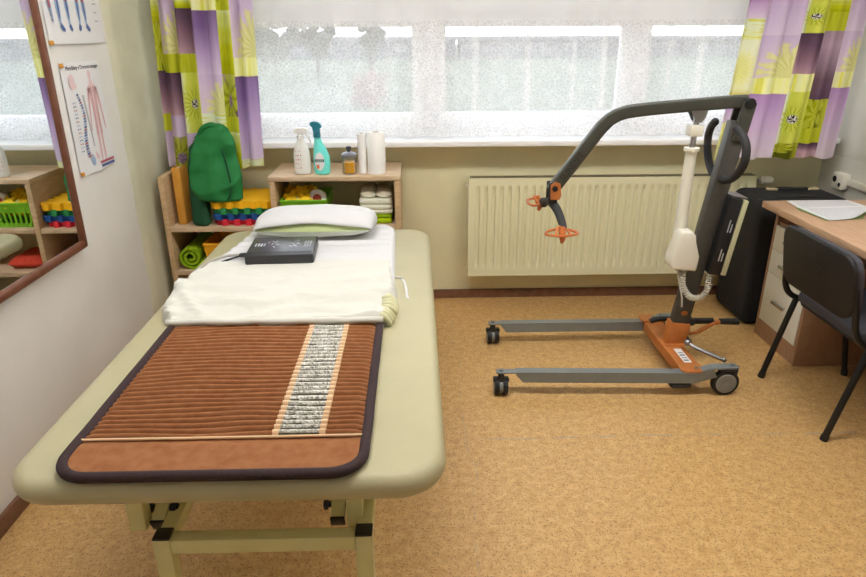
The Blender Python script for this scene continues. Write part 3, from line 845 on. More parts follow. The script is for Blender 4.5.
# interlocking foam tiles: red, blue, green, yellow from below
def tile_outline(x0, x1, y0, y1, ph, n=9, d=.020):
    P = []
    def side(a, b, nx, ny, ph):
        for i in range(n):
            t0, t1 = i/n, (i+1)/n; o = d if (i+ph) % 2 else 0
            for t in (t0+.012, t1-.012): P.append((a[0]+(b[0]-a[0])*t+nx*o, a[1]+(b[1]-a[1])*t+ny*o))
    side((x0, y0), (x1, y0), 0, -1, ph); side((x1, y0), (x1, y1), 1, 0, ph); side((x1, y1), (x0, y1), 0, 1, ph); side((x0, y1), (x0, y0), -1, 0, ph)
    return P
foam = [('red', 'lowest of the foam tile stack on the bookcase'), ('blue', 'between the red and green tiles'), ('green', 'between the blue and yellow tiles'), ('yellow', 'on top of the foam tile stack')]
for i, (c, where) in enumerate(foam):
    z0 = .551+i*.0285; dx = (0, .003, -.003, 0)[i]; dz = .0282 if i < 3 else .034
    m = MB(); m.prism(tile_outline(-.998+dx, -.735+dx, 3.185, 3.455, i % 2), z0, z0+dz, 'z')
    o = m.build('foam_tile', 'foam_'+c, ang=30)
    tag(o, f'{c} interlocking foam floor tile, {where}', 'foam tile', 'interlocking foam tiles')

# rolled lime towel on the lower shelf
m = MB(); pts = []
for i in range(70):
    t = i/69; a = -2.2+t*4.6*PI; r = .012+.047*t; pts.append((-1.146+r*math.cos(a), .325+.063+r*math.sin(a)))
V = []; F = []; n = len(pts); th = .0065
for y in (3.165, 3.46):
    for s in (1, -1):
        for i, (x, z) in enumerate(pts):
            cx, cz = -1.146, .388; d = Vector((x-cx, z-cz)).normalized(); V.append((x+d.x*th*s, y+.004*fn3(x*30, z*30, y), z+d.y*th*s))
for i in range(n-1):
    F += [(i, i+1, n+i+1, n+i), (2*n+i, 2*n+i+1, 3*n+i+1, 3*n+i), (i, i+1, 2*n+i+1, 2*n+i), (n+i, n+i+1, 3*n+i+1, 3*n+i)]
F += [(0, n, 3*n, 2*n), (n-1, 2*n-1, 4*n-1, 3*n-1)]
m.add(V, F); tag(m.build('rolled_towel', 'lime_towel', ang=60), 'lime green towel rolled up on the lower bookcase shelf', 'towel')

def basket(name, x0, x1, y0, y1, z0, z1, mat, label, nb):
    b = thing(name, ((x0+x1)/2, (y0+y1)/2, z0), label, 'basket'); fl = .02; m = MB()
    X0, X1, Y0, Y1 = x0+fl, x1-fl, y0+fl, y1-fl
    m.rslab(X0, X1, Y0, Y1, z0, z0+.006, .02, .002)
    def bars(a, b_, c, d, n):
        for i in range(n+1):
            t = i/n; m.beam(Vector(a).lerp(Vector(b_), t), Vector(c).lerp(Vector(d), t), .010, .005, up=(Vector(b_)-Vector(a)).cross((0, 0, 1)))
    zr = z1-.02
    bars((X0, Y0, z0), (X1, Y0, z0), (x0+.004, y0+.004, zr), (x1-.004, y0+.004, zr), nb); bars((X0, Y1, z0), (X1, Y1, z0), (x0+.004, y1-.004, zr), (x1-.004, y1-.004, zr), nb)
    bars((X0, Y0, z0), (X0, Y1, z0), (x0+.004, y0+.004, zr), (x0+.004, y1-.004, zr), nb); bars((X1, Y0, z0), (X1, Y1, z0), (x1-.004, y0+.004, zr), (x1-.004, y1-.004, zr), nb)
    # solid lower and upper bands
    for za, zb_ in ((z0, z0+.022), (z0+(z1-z0)*.62, z1)):
        ta, tb = (za-z0)/(z1-z0), (zb_-z0)/(z1-z0)
        def q(t): return (X0+(x0-X0)*t, X1+(x1-X1)*t, Y0+(y0-Y0)*t, Y1+(y1-Y1)*t)
        a, c = q(ta), q(tb)
        for s in (0, .003):
            A = [(a[0]+s, a[2]+s, za), (a[1]-s, a[2]+s, za), (a[1]-s, a[3]-s, za), (a[0]+s, a[3]-s, za), (c[0]+s, c[2]+s, zb_), (c[1]-s, c[2]+s, zb_), (c[1]-s, c[3]-s, zb_), (c[0]+s, c[3]-s, zb_)]
            m.add(A, [(0, 1, 5, 4), (1, 2, 6, 5), (2, 3, 7, 6), (3, 0, 4, 7)])
    m.build('basket_body', mat, b)
    MB().tube([(x0, y0, z1), (x1, y0, z1), (x1, y1, z1), (x0, y1, z1)], .006, 8, closed=True).build('rim', mat, b)
    return b
basket('plastic_basket', -1.075, -.885, 3.17, 3.45, .325, .452, 'basket_yellow', 'yellow plastic basket beside the rolled towel on the lower shelf', 9)
basket('plastic_basket', -.672, -.448, 3.165, 3.44, .55, .672, 'basket_green', 'green plastic basket of yellow toys on the bookcase shelf', 8)
# contents of the green basket
def star_toy(c, r, rot, mat, label, tz=0):
    P = []
    for i in range(40):
        a = 2*PI*i/40; q = r*(.72+.28*math.cos(5*a)); P.append((q*math.cos(a+rot), q*math.sin(a+rot)))
    T = Matrix.Translation(c) @ Matrix.Rotation(tz, 4, 'X') @ Matrix.Rotation(.25*math.sin(rot*3), 4, 'Y')
    m = MB(); m.prism(P, -.012, .012, 'z', 0, T)
    tag(m.build('foam_star', mat, ang=50), label, 'toy', 'foam toys in the green basket')
star_toy((-.625, 3.22, .672), .045, .3, 'toy_yellow', 'yellow foam star at the left front of the green basket', .5)
star_toy((-.555, 3.205, .668), .042, 1.0, 'toy_yellow', 'yellow foam star at the middle front of the green basket', .7)
star_toy((-.585, 3.26, .700), .040, 2.1, 'toy_yellow', 'yellow foam star lying highest in the green basket', .3)
star_toy((-.590, 3.20, .650), .036, 1.7, 'toy_pale', 'pale yellow foam star low at the basket front', .9)
star_toy((-.545, 3.31, .696), .038, .2, 'toy_yellow', 'yellow foam star behind the others in the green basket', .3)
star_toy((-.64, 3.33, .690), .042, .9, 'toy_yellow', 'yellow foam star at the back left of the green basket', .2)
star_toy((-.60, 3.26, .615), .055, .9, 'toy_yellow', 'yellow foam star at the bottom of the green basket', .05)
star_toy((-.53, 3.26, .612), .05, 1.9, 'toy_yellow', 'yellow foam star under the tape roll in the green basket', .05)
tp = thing('tape_roll', (-.500, 3.235, .68), 'white roll of tape standing in the green basket', 'tape roll')
TT = Matrix.Translation((-.498, 3.235, .668)) @ Matrix.Rotation(PI/2-.25, 4, 'X') @ Matrix.Rotation(.0, 4, 'Z')
m = MB(); pr = [(.022, -.022), (.044, -.022), (.046, -.018), (.046, .018), (.044, .022), (.022, .022)]
m.lathe(pr, seg=28, T=TT); m.build('tape', 'tape_white', tp)
MB().lathe([(.015, -.0225), (.0218, -.0225), (.0218, .0225), (.015, .0225)], seg=24, T=TT).build('core', 'red_card', tp)
# cushions on the lower shelves (seen in the mirror)
for (x0, x1, y0, y1, h, mt, lb) in ((-.872, -.722, 3.19, 3.45, .075, 'orange_cushion', 'orange cushion on the lower shelf left of the bookcase divider'),
                                    (-.66, -.48, 3.18, 3.44, .06, 'red_cushion', 'red orange cushion on the lower shelf right of the divider')):
    m = MB()
    for s in (1, -1):
        m.grid(16, 16, lambda u, v, s=s: (x0+(x1-x0)*u, y0+(y1-y0)*v, .3255+h*.5+s*h*.5*(max(0, (1-(2*u-1)**4)*(1-(2*v-1)**4)))**.5))
    if x0 < -.7: m.v = [Vector((v.x+.0, v.y, v.z)) for v in m.v]
    tag(m.build('cushion', mt, ang=180), lb, 'cushion', 'cushions on the lower shelf')

# folded towels, two lime under three white
tw = [('bright_lime_towel', .026, 'lowest lime green towel folded in the bookcase stack'), ('lime_towel', .024, 'second lime green towel folded under the white ones'),
      ('white_towel', .020, 'white towel folded directly above the lime green ones'), ('white_towel', .026, 'middle white towel of the folded stack'), ('white_towel', .030, 'top flat white towel folded under two rolled ones')]
z = .551
for i, (mt, h, lb) in enumerate(tw):
    jx = rnd.uniform(-.004, .004); m = MB()
    x0, x1 = -.292+jx+(.006 if i > 2 else 0), -.124+jx
    if 1:
        m.rslab(x0, x1, 3.175, 3.40, z, z+h-.0004, .02, h*.4, fn=lambda p: Vector((p.x, p.y, p.z+.0015*fn3(p.x*22, p.y*22, i))))
    tag(m.build('folded_towel', mt, ang=60), lb, 'towel', 'folded towels in the bookcase'); z += h
for x, lb in ((-.242, 'left rolled white towel on top of the folded stack'), (-.165, 'right rolled white towel on top of the folded stack')):
    m = MB(); R_ = [(0.001, -.1), (.024, -.1), (.032, -.09), (.033, .0), (.032, .09), (.024, .1), (.001, .1)]
    T = Matrix.Translation((x, 3.29, z+.0195)) @ Matrix.Diagonal((1.25, 1, .60, 1)) @ Matrix.Rotation(PI/2, 4, 'X')
    m.lathe(R_, seg=24, T=T)
    tag(m.build('rolled_towel', 'white_towel', ang=60), lb, 'towel', 'rolled white towels on the stack')

# bottles and rolls on top of the bookcase
TZ = .7985
wb = thing('spray_bottle', (-.563, 3.20, TZ), 'white trigger spray bottle with red print on the bookcase', 'spray bottle', 'spray bottles on the bookcase')
MB().lathe([(.030, 0), (.038, .004), (.040, .015), (.040, .09), (.037, .115), (.026, .145), (.015, .165), (.0145, .172)], (-.563, 3.20, TZ), sy=.62).build('bottle_body', 'bottle_white', wb)
m = MB(); m.lathe([(.017, .170), (.017, .186), (.012, .19), (.012, .197)], (-.563, 3.20, TZ))
m.prism([(-.590, .196), (-.594, .205), (-.592, .215), (-.578, .222), (-.54, .222), (-.526, .216), (-.524, .206), (-.540, .202), (-.548, .196)], 3.188, 3.212, 'y', 0, Matrix.Translation((0, 0, TZ)))
m.tube([(-.545, 3.20, TZ+.203), (-.530, 3.20, TZ+.190), (-.522, 3.20, TZ+.170), (-.514, 3.20, TZ+.152)], [.006, .0055, .005, .004], 8, smooth=4)
m.build('trigger', 'bottle_white', wb)
m = MB()
for i in range(5):
    for k in range(3):
        w_ = rnd.uniform(.006, .014); x = -.592+k*.011+rnd.uniform(0, .003); zz = TZ+.03+i*.02
        yy = 3.20-.0252*math.sqrt(max(.05, 1-((x+.563)/.040)**2))-.0012
        h_ = rnd.uniform(.002, .011); m.add([(x, yy, zz), (x+w_*.45, yy, zz+.004), (x+w_*.45, yy, zz+.004+h_*.4), (x, yy, zz+h_)], [(0, 1, 2, 3)])
m.build('print', 'bottle_label_red', wb, recalc=False)
tb = thing('spray_bottle', (-.480, 3.20, TZ), 'turquoise spray bottle with a dark teal trigger head', 'spray bottle', 'spray bottles on the bookcase')
pr = [(.030, 0), (.037, .004), (.039, .02), (.041, .055), (.0385, .09), (.030, .125), (.020, .15), (.0165, .168), (.016, .182)]
def tealfn(v): return Vector((v.x-.016*max(0, (v.z-TZ-.09)/.09), v.y, v.z))
m = MB().lathe(pr, (-.480, 3.20, TZ), sy=.6); m.v = [tealfn(v) for v in m.v]; m.build('bottle_body', 'teal_liquid', tb)
m = MB(); m.lathe([(.0175, .178), (.0175, .205), (.014, .21)], (-.496, 3.20, TZ))
m.prism([(-.512, .206), (-.514, .222), (-.526, .236), (-.524, .247), (-.508, .252), (-.486, .248), (-.474, .238), (-.470, .224), (-.480, .22), (-.480, .206)], 3.187, 3.213, 'y', 0, Matrix.Translation((0, 0, TZ)))
m.build('trigger', 'teal_trigger', tb)
def on_teal(x, z, out=.0012):
    f = 0
    for (r0, z0), (r1, z1) in zip(pr, pr[1:]):
        if z0 <= z <= z1: f = r0+(r1-r0)*(z-z0)/(z1-z0)
    cx = -.480-.016*max(0, (z-.09)/.09)
    return (x, 3.20-.6*math.sqrt(max(1e-5, f*f-(x-cx)**2))-out, TZ+z)
lb = MB(); lb.grid(10, 16, lambda u, v: on_teal(-.488+(u*2-1)*.0235*math.sqrt(max(.02, 1-(2*v-1)**2)), .022+.085*v)); lab = lb.build('label', 'label_white', tb, recalc=False)
lb = MB(); lb.grid(8, 2, lambda u, v: on_teal(-.510+.044*u, .062+.013*v, .0018)); lb.build('name_band', 'teal_band', lab, recalc=False)
lb = MB(); lb.grid(3, 3, lambda u, v: on_teal(-.504+.014*u, .03+.018*v, .0018)); lb.build('fruit_print', 'label_orange', lab, recalc=False)
text_mesh('lettering', 'Sanytol', .0115, 'label_white', lab, Matrix(((1, 0, 0, -.488), (0, 0, -1, 3.1735), (0, 1, 0, TZ+.0685), (0, 0, 0, 1))))
wb.location.x += .008; tb.location.x += .02
# soap dispenser
sd = thing('soap_jar', (-.336, 3.20, TZ), 'clear jar of amber liquid with a grey pump lid', 'jar')
jc = (-.336, 3.20, TZ)
MB().lathe([(.030, 0), (.035, .003), (.036, .01), (.036, .078), (.033, .084), (.031, .085), (.031, .082), (.0335, .076), (.0335, .006), (.001, .005)], jc).build('jar_body', 'clear_plastic', sd)
MB().lathe([(.001, .006), (.0325, .007), (.0328, .060), (.001, .0602)], jc).build('liquid', 'amber_soap', sd)
MB().lathe([(.036, .084), (.0375, .086), (.0375, .094), (.030, .102), (.016, .106), (.012, .107)], jc).build('lid', 'dispenser_grey', sd)
MB().lathe([(.008, .106), (.008, .116), (.013, .118), (.013, .130), (.009, .133), (.001, .133)], jc).build('pump', 'dispenser_dark', sd)
sd.location.x += .008
# paper rolls
r1 = thing('paper_towel_roll', (-.196, 3.21, TZ), 'white paper towel roll standing at the right end of the bookcase', 'paper roll', 'white paper rolls')
m = MB(); m.lathe([(.018, 0), (.043, 0), (.0435, .002), (.0435, .196), (.042, .198), (.018, .198), (.017, .196), (.017, .003)], (-.196, 3.21, TZ), seg=36); m.build('paper', 'paper_towel', r1)
MB().lathe([(.0145, .001), (.0168, .001), (.0168, .1985), (.0145, .1985)], (-.196, 3.21, TZ)).build('core', 'cardboard', r1)
r2 = thing('foil_roll', (-.262, 3.20, TZ), 'slim white roll leaning next to the paper towel roll', 'paper roll', 'white paper rolls')
m = MB(); m.lathe([(.012, 0), (.018, .001), (.022, .19), (.012, .1905)], (-.264, 3.205, TZ), seg=24); m.build('paper', 'paper_towel', r2)
MB().lathe([(.008, .1), (.010, .1), (.010, .1915), (.008, .1915)], (-.264, 3.205, TZ)).build('core', 'cardboard', r2)

# ------------------------------------------------------------------ treatment table
# the table group is drawn at 540 mm height and scaled about the camera so the top lands at 625 mm, a little narrower
TX = Matrix.Translation((-.3853, 1.9492, .625)) @ Matrix.Diagonal((.9066, .9066, .9066, 1)) @ Matrix.Translation((.425, -2.15, -.54))
FL = .54-.625/.9066          # the room floor in the table group's coordinates before that scaling
TT_ = thing('treatment_table', (-.425, 2.15, FL), 'wide beige vinyl treatment table on a cream steel frame', 'treatment table')
BX0, BX1, BYf, BYr, BZ0, BZ1 = -.932, .060, 1.174, 3.135, .474, .540
MB().rslab(BX0, BX1, BYf, BYr, BZ0, BZ1, .115, .034, cs=12, es=6, fn=lambda p: Vector((p.x+.003*fn3(p.x*3, p.y*3, 1), p.y+.003*fn3(p.x*4, p.y*3, 5), p.z))).build('cushion', 'vinyl', TT_, ang=60)
MB().box(BX0+.07, BX1-.07, BYf+.07, BYr-.07, .452, .471).build('base_board', 'frame_cream', TT_)
bolt = MB()
def frame_part(name, f, mat='frame_cream'):
    m = MB(); f(m); return m.build(name, mat, TT_)
PXs = (-.606, -.136); PY0, PY1 = 1.235, 2.98; PZ = .35
for x in PXs:
    for y in (PY0, PY1):
        l = frame_part('leg', lambda m: m.box(x-.02, x+.02, y-.02, y+.02, FL+.012, PZ, .003))
        MB().box(x-.0205, x+.0205, y-.0205, y+.0205, PZ, PZ+.006, .003).build('end_cap', 'black_plastic', l)
        MB().lathe([(.02, 0), (.022, .002), (.022, .012), (.012, .014)], (x, y, FL)).build('foot', 'black_rubber', l)
    frame_part('side_rail', lambda m: m.box(x-.018, x+.018, PY0+.02, PY1-.02, PZ-.042, PZ-.002, .003))
for y in (PY0, PY1):
    frame_part('cross_bar', lambda m: m.box(PXs[0]+.02, PXs[1]-.02, y-.018, y+.018, PZ-.042, PZ-.002, .003))
# upper carriage: hanging plates, levers with capped ends and their bolts
for xp, xl in ((-.688, -.642), (-.162, -.206)):
    frame_part('hanger_plate', lambda m: m.box(xp-.020, xp+.020, 1.285, 1.325, .318, .453, .002))
    lv = frame_part('lift_lever', lambda m: (m.beam((xl, 1.300, .328), (xl, 1.62, .452), .034, .034, .003)))
    MB().beam((xl, 1.293, .3253), (xl, 1.301, .329), .035, .035, .002).build('end_cap', 'black_plastic', lv)
    bm_ = MB(); bm_.cyl((xl-.038, 1.335, .348), (xl+.038, 1.335, .348), .008, 12)
    bm_.cyl((xl-.036, 1.335, .348), (xl-.026, 1.335, .348), .014, 6); bm_.cyl((xl+.022, 1.335, .348), (xl+.034, 1.335, .348), .015, 6)
    bm_.build('bolt', 'dark_rubber', lv)
    frame_part('rear_lever', lambda m: m.beam((xl, 2.70, .335), (xl, 2.40, .452), .034, .034, .003))
    frame_part('top_rail', lambda m: m.box(xl-.02, xl+.02, 1.35, 2.9, .428, .453, .002))

# ------------------------------------------------------------------ heating mat on the table
hmt = thing('heating_mat', (-.465, 2.1, BZ1), 'brown quilted heating mat with dark piped edge on the treatment table', 'mat')
MX0, MX1, MY0, MY1 = -.802, -.128, 1.186, 2.60; MR = .075; MZ = BZ1+.014
YB_ = 1.322
def inset(y):
    d = y-MY0
    return MR-math.sqrt(max(0, MR*MR-(MR-d)**2)) if d < MR else 0
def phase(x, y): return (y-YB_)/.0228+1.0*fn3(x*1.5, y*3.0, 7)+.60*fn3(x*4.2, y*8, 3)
def shade_seams(m, w=.30):
    # seam-bottom faces get a darker colour: thread plus painted groove shade
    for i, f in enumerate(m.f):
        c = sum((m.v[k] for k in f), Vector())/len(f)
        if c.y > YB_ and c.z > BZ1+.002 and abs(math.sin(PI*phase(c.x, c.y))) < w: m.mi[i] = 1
def ridge(x, y):
    if y < YB_: 
        e = min(1, (YB_-y)/.03); return .004*min(1, e)+.0012*fn3(x*5, y*9, 2)
    ph = phase(x, y)
    edge = min(1, (x-MX0)/.03, (MX1-x)/.03)
    return (.0185*abs(math.sin(PI*ph))**.75-.009)*max(.25, edge)+.0012*fn3(x*6, y*30, 4)
def matf(u, v, up=0, x0=MX0, x1=MX1):
    y = MY0+.001+(MY1-MY0-.001)*v; i = inset(y)
    a, b = (x0+i, x1-i) if x0 == MX0 else (x0, x1)
    x = a+(b-a)*u; return (x, y, MZ+ridge(x, y)+up)
def yv(t): # denser rows where the quilting shows
    return t
m = MB(); m.grid(70, 640, matf); shade_seams(m)
b2 = MB(); b2.grid(4, 40, lambda u, v: (matf(u, v)[0], matf(u, v)[1], BZ1+.001)); m.add(b2.v, b2.f)
m.build('quilted_panel', ['brown_cloth', 'brown_seam_shade'], hmt, ang=80, recalc=False)
out = []
for i in range(13):
    a = PI+PI/2*i/12; out.append((MX0+MR+MR*math.cos(a), MY0+MR+MR*math.sin(a), BZ1+.0138))
for i in range(13):
    a = 1.5*PI+PI/2*i/12; out.append((MX1-MR+MR*math.cos(a), MY0+MR+MR*math.sin(a), BZ1+.0138))
path = [(MX0, MY1-(MY1-MY0-MR)*k/40, BZ1+.0138) for k in range(40)]+out+[(MX1, MY0+MR+(MY1-MY0-MR)*k/40, BZ1+.0138) for k in range(1, 41)]
path = [(p[0]+.002*fn3(p[1]*9, 1, 1), p[1], p[2]) for p in path]
MB().tube(path, .0128, 10, closed=True).build('edge_binding', 'binding', hmt)
# stone strip with two tapes, and the cross piping
def lane(name, x0, x1, up, mat, nx=6):
    v0 = (YB_+.002-MY0)/(MY1-MY0); v1 = (2.08-MY0)/(MY1-MY0)
    m = MB(); m.grid(nx, 330, lambda u, v: matf(u, v0+(v1-v0)*v, up, x0, x1)); shade_seams(m, .58 if mat == 'stone_net' else .2); return m.build(name, [mat, 'strip_seam_shade' if mat == 'stone_net' else mat], hmt, ang=80, recalc=False)
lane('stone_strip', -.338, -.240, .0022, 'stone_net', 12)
lane('edge_tape', -.352, -.337, .0028, 'beige_tape', 3); lane('edge_tape', -.241, -.226, .0028, 'beige_tape', 3)
MB().tube([(MX0+.006, YB_-.002, MZ+.004), (MX0+.03, YB_-.002, MZ+.0055), (-.45, YB_-.003, MZ+.0062), (MX1-.03, YB_-.001, MZ+.0055), (MX1-.006, YB_, MZ+.004)], .0035, 8, smooth=8).build('cross_piping', 'beige_tape', hmt)

# ------------------------------------------------------------------ sheet over the mat
sh_ = thing('bed_sheet', (-.46, 2.5, BZ1), 'white cotton sheet folded over the upper half of the mat', 'sheet')
SZ = BZ1+.030
def sheet_panel(u, v):
    y = 2.34+(3.095-2.34)*v
    x0 = -.872+.085*min(1, (y-2.36)/.6) if y > 2.36 else -.872; x1 = -.090-.018*v
    c = max(0, v-.93)/.07*.05; x0 += c; x1 -= c
    x = x0+(x1-x0)*u
    z = SZ+.005*math.sin(y*74+1.5*fn3(x*2, y*6, 1))*(.5+.5*fn3(x*2.4, y*3, 8))+.003*fn3(x*5, y*8, 3)
    e = min(u, 1-u, 1-v)
    if e < .012: z -= (.012-e)/.012*(SZ-BZ1-.003)
    return (x, y, max(z, BZ1+.002))
m = MB(); m.grid(90, 110, sheet_panel); m.build('upper_sheet', 'white_linen', sh_, ang=180, recalc=False)
def along(tab, y):
    for (y0, a0), (y1, a1) in zip(tab, tab[1:]):
        if y <= y1: t = (y-y0)/(y1-y0); return a0+(a1-a0)*t
    return tab[-1][1]
HL = [(1.95, -.812), (2.0, -.834), (2.08, -.876), (2.13, -.886), (2.18, -.903), (2.28, -.896), (2.36, -.890), (2.46, -.876), (2.57, -.862)]
HR = [(1.95, -.117), (2.0, -.104), (2.09, -.076), (2.23, -.083), (2.4, -.100), (2.57, -.104)]
def crease(x, y, s): return (1-min(1, abs(fn3(x, y, s))*3.2))
def hem(u, v):
    y = 1.952+(2.56-1.952)*v
    fade = max(0, 1-max(0, v-.45)/.55)
    xl = along(HL, y)+fade*(.014*fn3(v*26, 1, 2)+.008*fn3(v*60, 2, 2))
    xr = along(HR, y)+fade*(.010*fn3(v*24, 5, 2)+.006*fn3(v*58, 7, 2))
    x = xl+(xr-xl)*u
    y += .010*fn3(u*9, 3, 1)*(1-v)
    eu = min(u*(xr-xl), (1-u)*(xr-xl)); side = math.exp(-(eu/.045)**2)
    z = SZ+.003+.011*fade
    z += fade*(0.017*crease(x*2.2+y*2.6, y*5.5-x*1.2, 11)+0.014*crease(x*3.0-y*2, y*7.5+x*.8, 4)+.012*fn3(x*3.5, y*5, 6)-.010)
    z += side*fade*(.026*fn3(x*16, y*24, 9)-.002)+fade*math.exp(-((u-.10+.25*(v-.3))/.03)**2)*.014*(1 if v < .6 else 0)*math.sin(PI*min(1, v/.6))
    fr = v/.03
    if fr < 1: z = (BZ1+.018)+(z-(BZ1+.018))*max(0, fr)**.5
    if eu < .014: z = BZ1+.006+(z-BZ1-.006)*(eu/.014)**.5
    return (x, y, max(z, BZ1+.004))
m = MB(); m.grid(190, 120, hem); o = m.build('turned_hem', 'cream_linen', sh_, ang=180, recalc=False)
# rolled front edge
def roll(dz, r, ph, nm, xx0, xx1, yy):
    pts = [(xx0+(xx1-xx0)*t/30, yy+.004*fn3(t*.35, ph, 2)+.002*fn3(t*1.3, ph, 6), BZ1+dz+.003*fn3(t*.3, 4, ph)) for t in range(31)]
    return MB().tube(pts, [r*(1+.25*fn3(t*.5, ph, 9)) for t in range(31)], 10).build(nm, 'cream_linen', sh_, ang=180)
roll(.032, .0115, 1, 'front_roll', -.818, -.116, 1.956)
# ruffled side frills
for s, x0, nmr, seed in ((1, -.090, 9, 8),):
    m = MB(); rr = random.Random(seed)
    for i in range(nmr):
        y = 1.975+i*(.34 if s < 0 else .24)/nmr; a = rr.uniform(-.5, .5); L = .04
        bulge = -(along(HL, y)+.868)+.004 if s < 0 else .018*math.sin(PI*i/nmr)
        cx = x0+s*(bulge-.018)
        m.tube([(cx-s*.035, y, BZ1+.034), (cx-s*.01, y+.006*a, BZ1+.030+rr.uniform(0, .010)), (cx+s*.010, y+.014*a, BZ1+.016), (cx+s*.016, y+.02*a, BZ1+.006)], [.008, .012, .010, .005], 8, smooth=4)
    m.build('frill', 'hem_lining' if s > 0 else 'cream_linen', sh_, ang=180)
m = MB(); m.tube([(-.105, 2.425, BZ1+.012), (-.085, 2.428, BZ1+.004), (-.062, 2.418, BZ1+.004)], .0035, 8, smooth=4)
def tie(u, v):
    t = v; return (-.064+.03*t+.004*math.sin(t*5)+.009*(u-.5), 2.41-.21*t, BZ1+.003+.004*abs(math.sin(t*7)))
m.grid(3, 20, tie); m.build('tie_string', 'white_linen', sh_, ang=180, recalc=False)

# ------------------------------------------------------------------ pillow
pl = thing('pillow', (-.47, 2.99, SZ), 'white pillow at the head of the treatment table', 'pillow')
def prof(u, v, p=3.4): return max(0, (1-abs(u)**p)*(1-abs(v)**p))**.5
pc = (-.470, 2.972); pw_, pd_ = .274, .150; pz = SZ+.004
def pil(sgn, h, kx=1, ky=1, dz=0, dy=0):
    def f(a, b):
        u, v = 2*a-1, 2*b-1; k = 1-.06*(abs(u)*abs(v))**1.5
        x = pc[0]+pw_*kx*u*k; y = pc[1]+dy+pd_*ky*v*k+.01*u*u
        q = prof(u, v)
        return (x, y, pz+.042+dz+.014*u*u*sgn*0+sgn*h*q+.004*fn3(x*9, y*9, 3+sgn)*q+.008*u*abs(u)*0)
    return f
m = MB(); m.grid(40, 24, pil(-1, .044)); m.build('pillow_underside', 'pillow_linen', pl, ang=180, recalc=False)
m = MB(); m.grid(40, 24, pil(1, .058)); m.build('pillow_filling', 'pale_green_linen', pl, ang=180, recalc=False)
m = MB()
fc = pil(1, .066, 1.03, 1.03, .003, 0)
def case(a, b):
    u = 2*a-1; v = -.93+.03*math.cos(u*4)+1.95*b; x, y, z = fc(a, (v+1)/2); y -= .010*max(0, 1-b*6)
    z += .004*fn3(x*7, y*16, 2)
    return (x, y, z)
m.grid(48, 28, case); o = m.build('pillow_case', 'white_linen', pl, ang=180, recalc=False)
md = o.modifiers.new('thick', 'SOLIDIFY'); md.thickness = .004; md.offset = -1
MB().tube([(-.455, 2.853, pz+.040), (-.452, 2.858, pz+.022), (-.45, 2.875, pz+.008)], .0025, 6, smooth=4).build('side_seam', 'pillow_linen', pl)

# ------------------------------------------------------------------ controller on the sheet
ct = thing('control_box', (-.565, 2.64, SZ+.004), 'black control box with grey and black cables on the sheet', 'control box')
cr = Matrix.Translation((-.565, 2.635, SZ+.0045)) @ Matrix.Rotation(.055, 4, 'Z')
MB().rslab(-.137, .137, -.125, .125, 0, .040, .010, .005, T=cr).build('case', 'controller_black', ct)
MB().rslab(-.128, .128, -.092, .116, .0395, .0412, .006, .0006, T=cr).build('touch_panel', 'controller_face', ct)
m = MB(); r_ = random.Random(3)
for i in range(4): m.box(-.115+i*.012, -.109+i*.012, -.01, .03, .0412, .0416, T=cr)
m.build('printed_scale', 'marking_white', ct); m = MB()
for cx, cyy in ((-.04, .01), (.045, .015)):
    for k in range(9):
        a = r_.uniform(0, 2*PI); L = r_.uniform(.012, .03); x = cx+r_.uniform(-.022, .022); y = cyy+r_.uniform(-.045, .045)
        m.beam((x-L*.4*math.cos(a), y-L*.5*math.sin(a), .0414), (x+L*.4*math.cos(a), y+L*.5*math.sin(a), .0414), .0035, .0004)
        m.v[-8:] = [cr @ v for v in m.v[-8:]]
    m.build('printed_icon', 'marking_white', ct); m = MB()
for i in range(4):
    for j in range(3): m.box(.088+j*.011, .096+j*.011, -.02+i*.02, -.012+i*.02, .0412, .0416, T=cr)
m.build('printed_keys', 'marking_white', ct)
m = MB(); m.beam(cr @ Vector((-.137, -.035, .014)), cr @ Vector((-.175, -.03, .012)), .022, .016, .004); m.build('plug', 'controller_black', ct)
e0 = cr @ Vector((-.172, -.028, .012))
MB().tube([e0, (-.79, 2.60, SZ+.012), (-.85, 2.555, SZ+.004), (-.912, 2.49, BZ1-.002), (-.93, 2.45, BZ1-.06), (-.935, 2.44, .36)], .0055, 8, smooth=6).build('cable', 'cable_grey', ct)
MB().tube([e0+Vector((0, -.006, -.003)), (-.79, 2.565, SZ+.003), (-.85, 2.51, BZ1+.016), (-.915, 2.44, BZ1-.004), (-.932, 2.41, BZ1-.06), (-.937, 2.40, .36)], .0042, 8, smooth=6).build('cable', 'cable_black', ct)

TX = None
# ------------------------------------------------------------------ radiator
rd = thing('radiator', (1.04, 3.47, .16), 'long cream panel radiator on the wall below the window', 'radiator')
RX0, RX1, RZ0, RZ1, RY = .278, 1.815, .172, .716, 3.43
m = MB(); nr = 35; pitch = (RX1-RX0-.05)/nr
def radf(u, v):
    x = RX0+(RX1-RX0)*u; z = RZ0+(RZ1-RZ0)*v
    t = (x-RX0-.025)/pitch; d = 0
    if 0 < t < nr:
        q = abs((t % 1)-.5)*2
        g = 1-min(1, max(0, (q-.30)/.26)); g = g*g*(3-2*g)
        zz = min(1, max(0, (z-RZ0-.045)/.022))*min(1, max(0, (RZ1-.04-z)/.022)); zz = zz*zz*(3-2*zz)
        d = .012*g*zz
    return (x, RY+d, z)
m.grid(nr*24, 40, radf)
m.build('front_panel', 'radiator_cream', rd, ang=60, recalc=False)
m = MB(); m.box(RX0, RX1, RY+.0125, RY+.03, RZ0, RZ1-.002, .004); m.box(RX0-.004, RX0+.003, RY-.001, RY+.078, RZ0-.002, RZ1+.003, .003); m.box(RX1-.003, RX1+.004, RY-.001, RY+.078, RZ0-.002, RZ1+.003, .003)
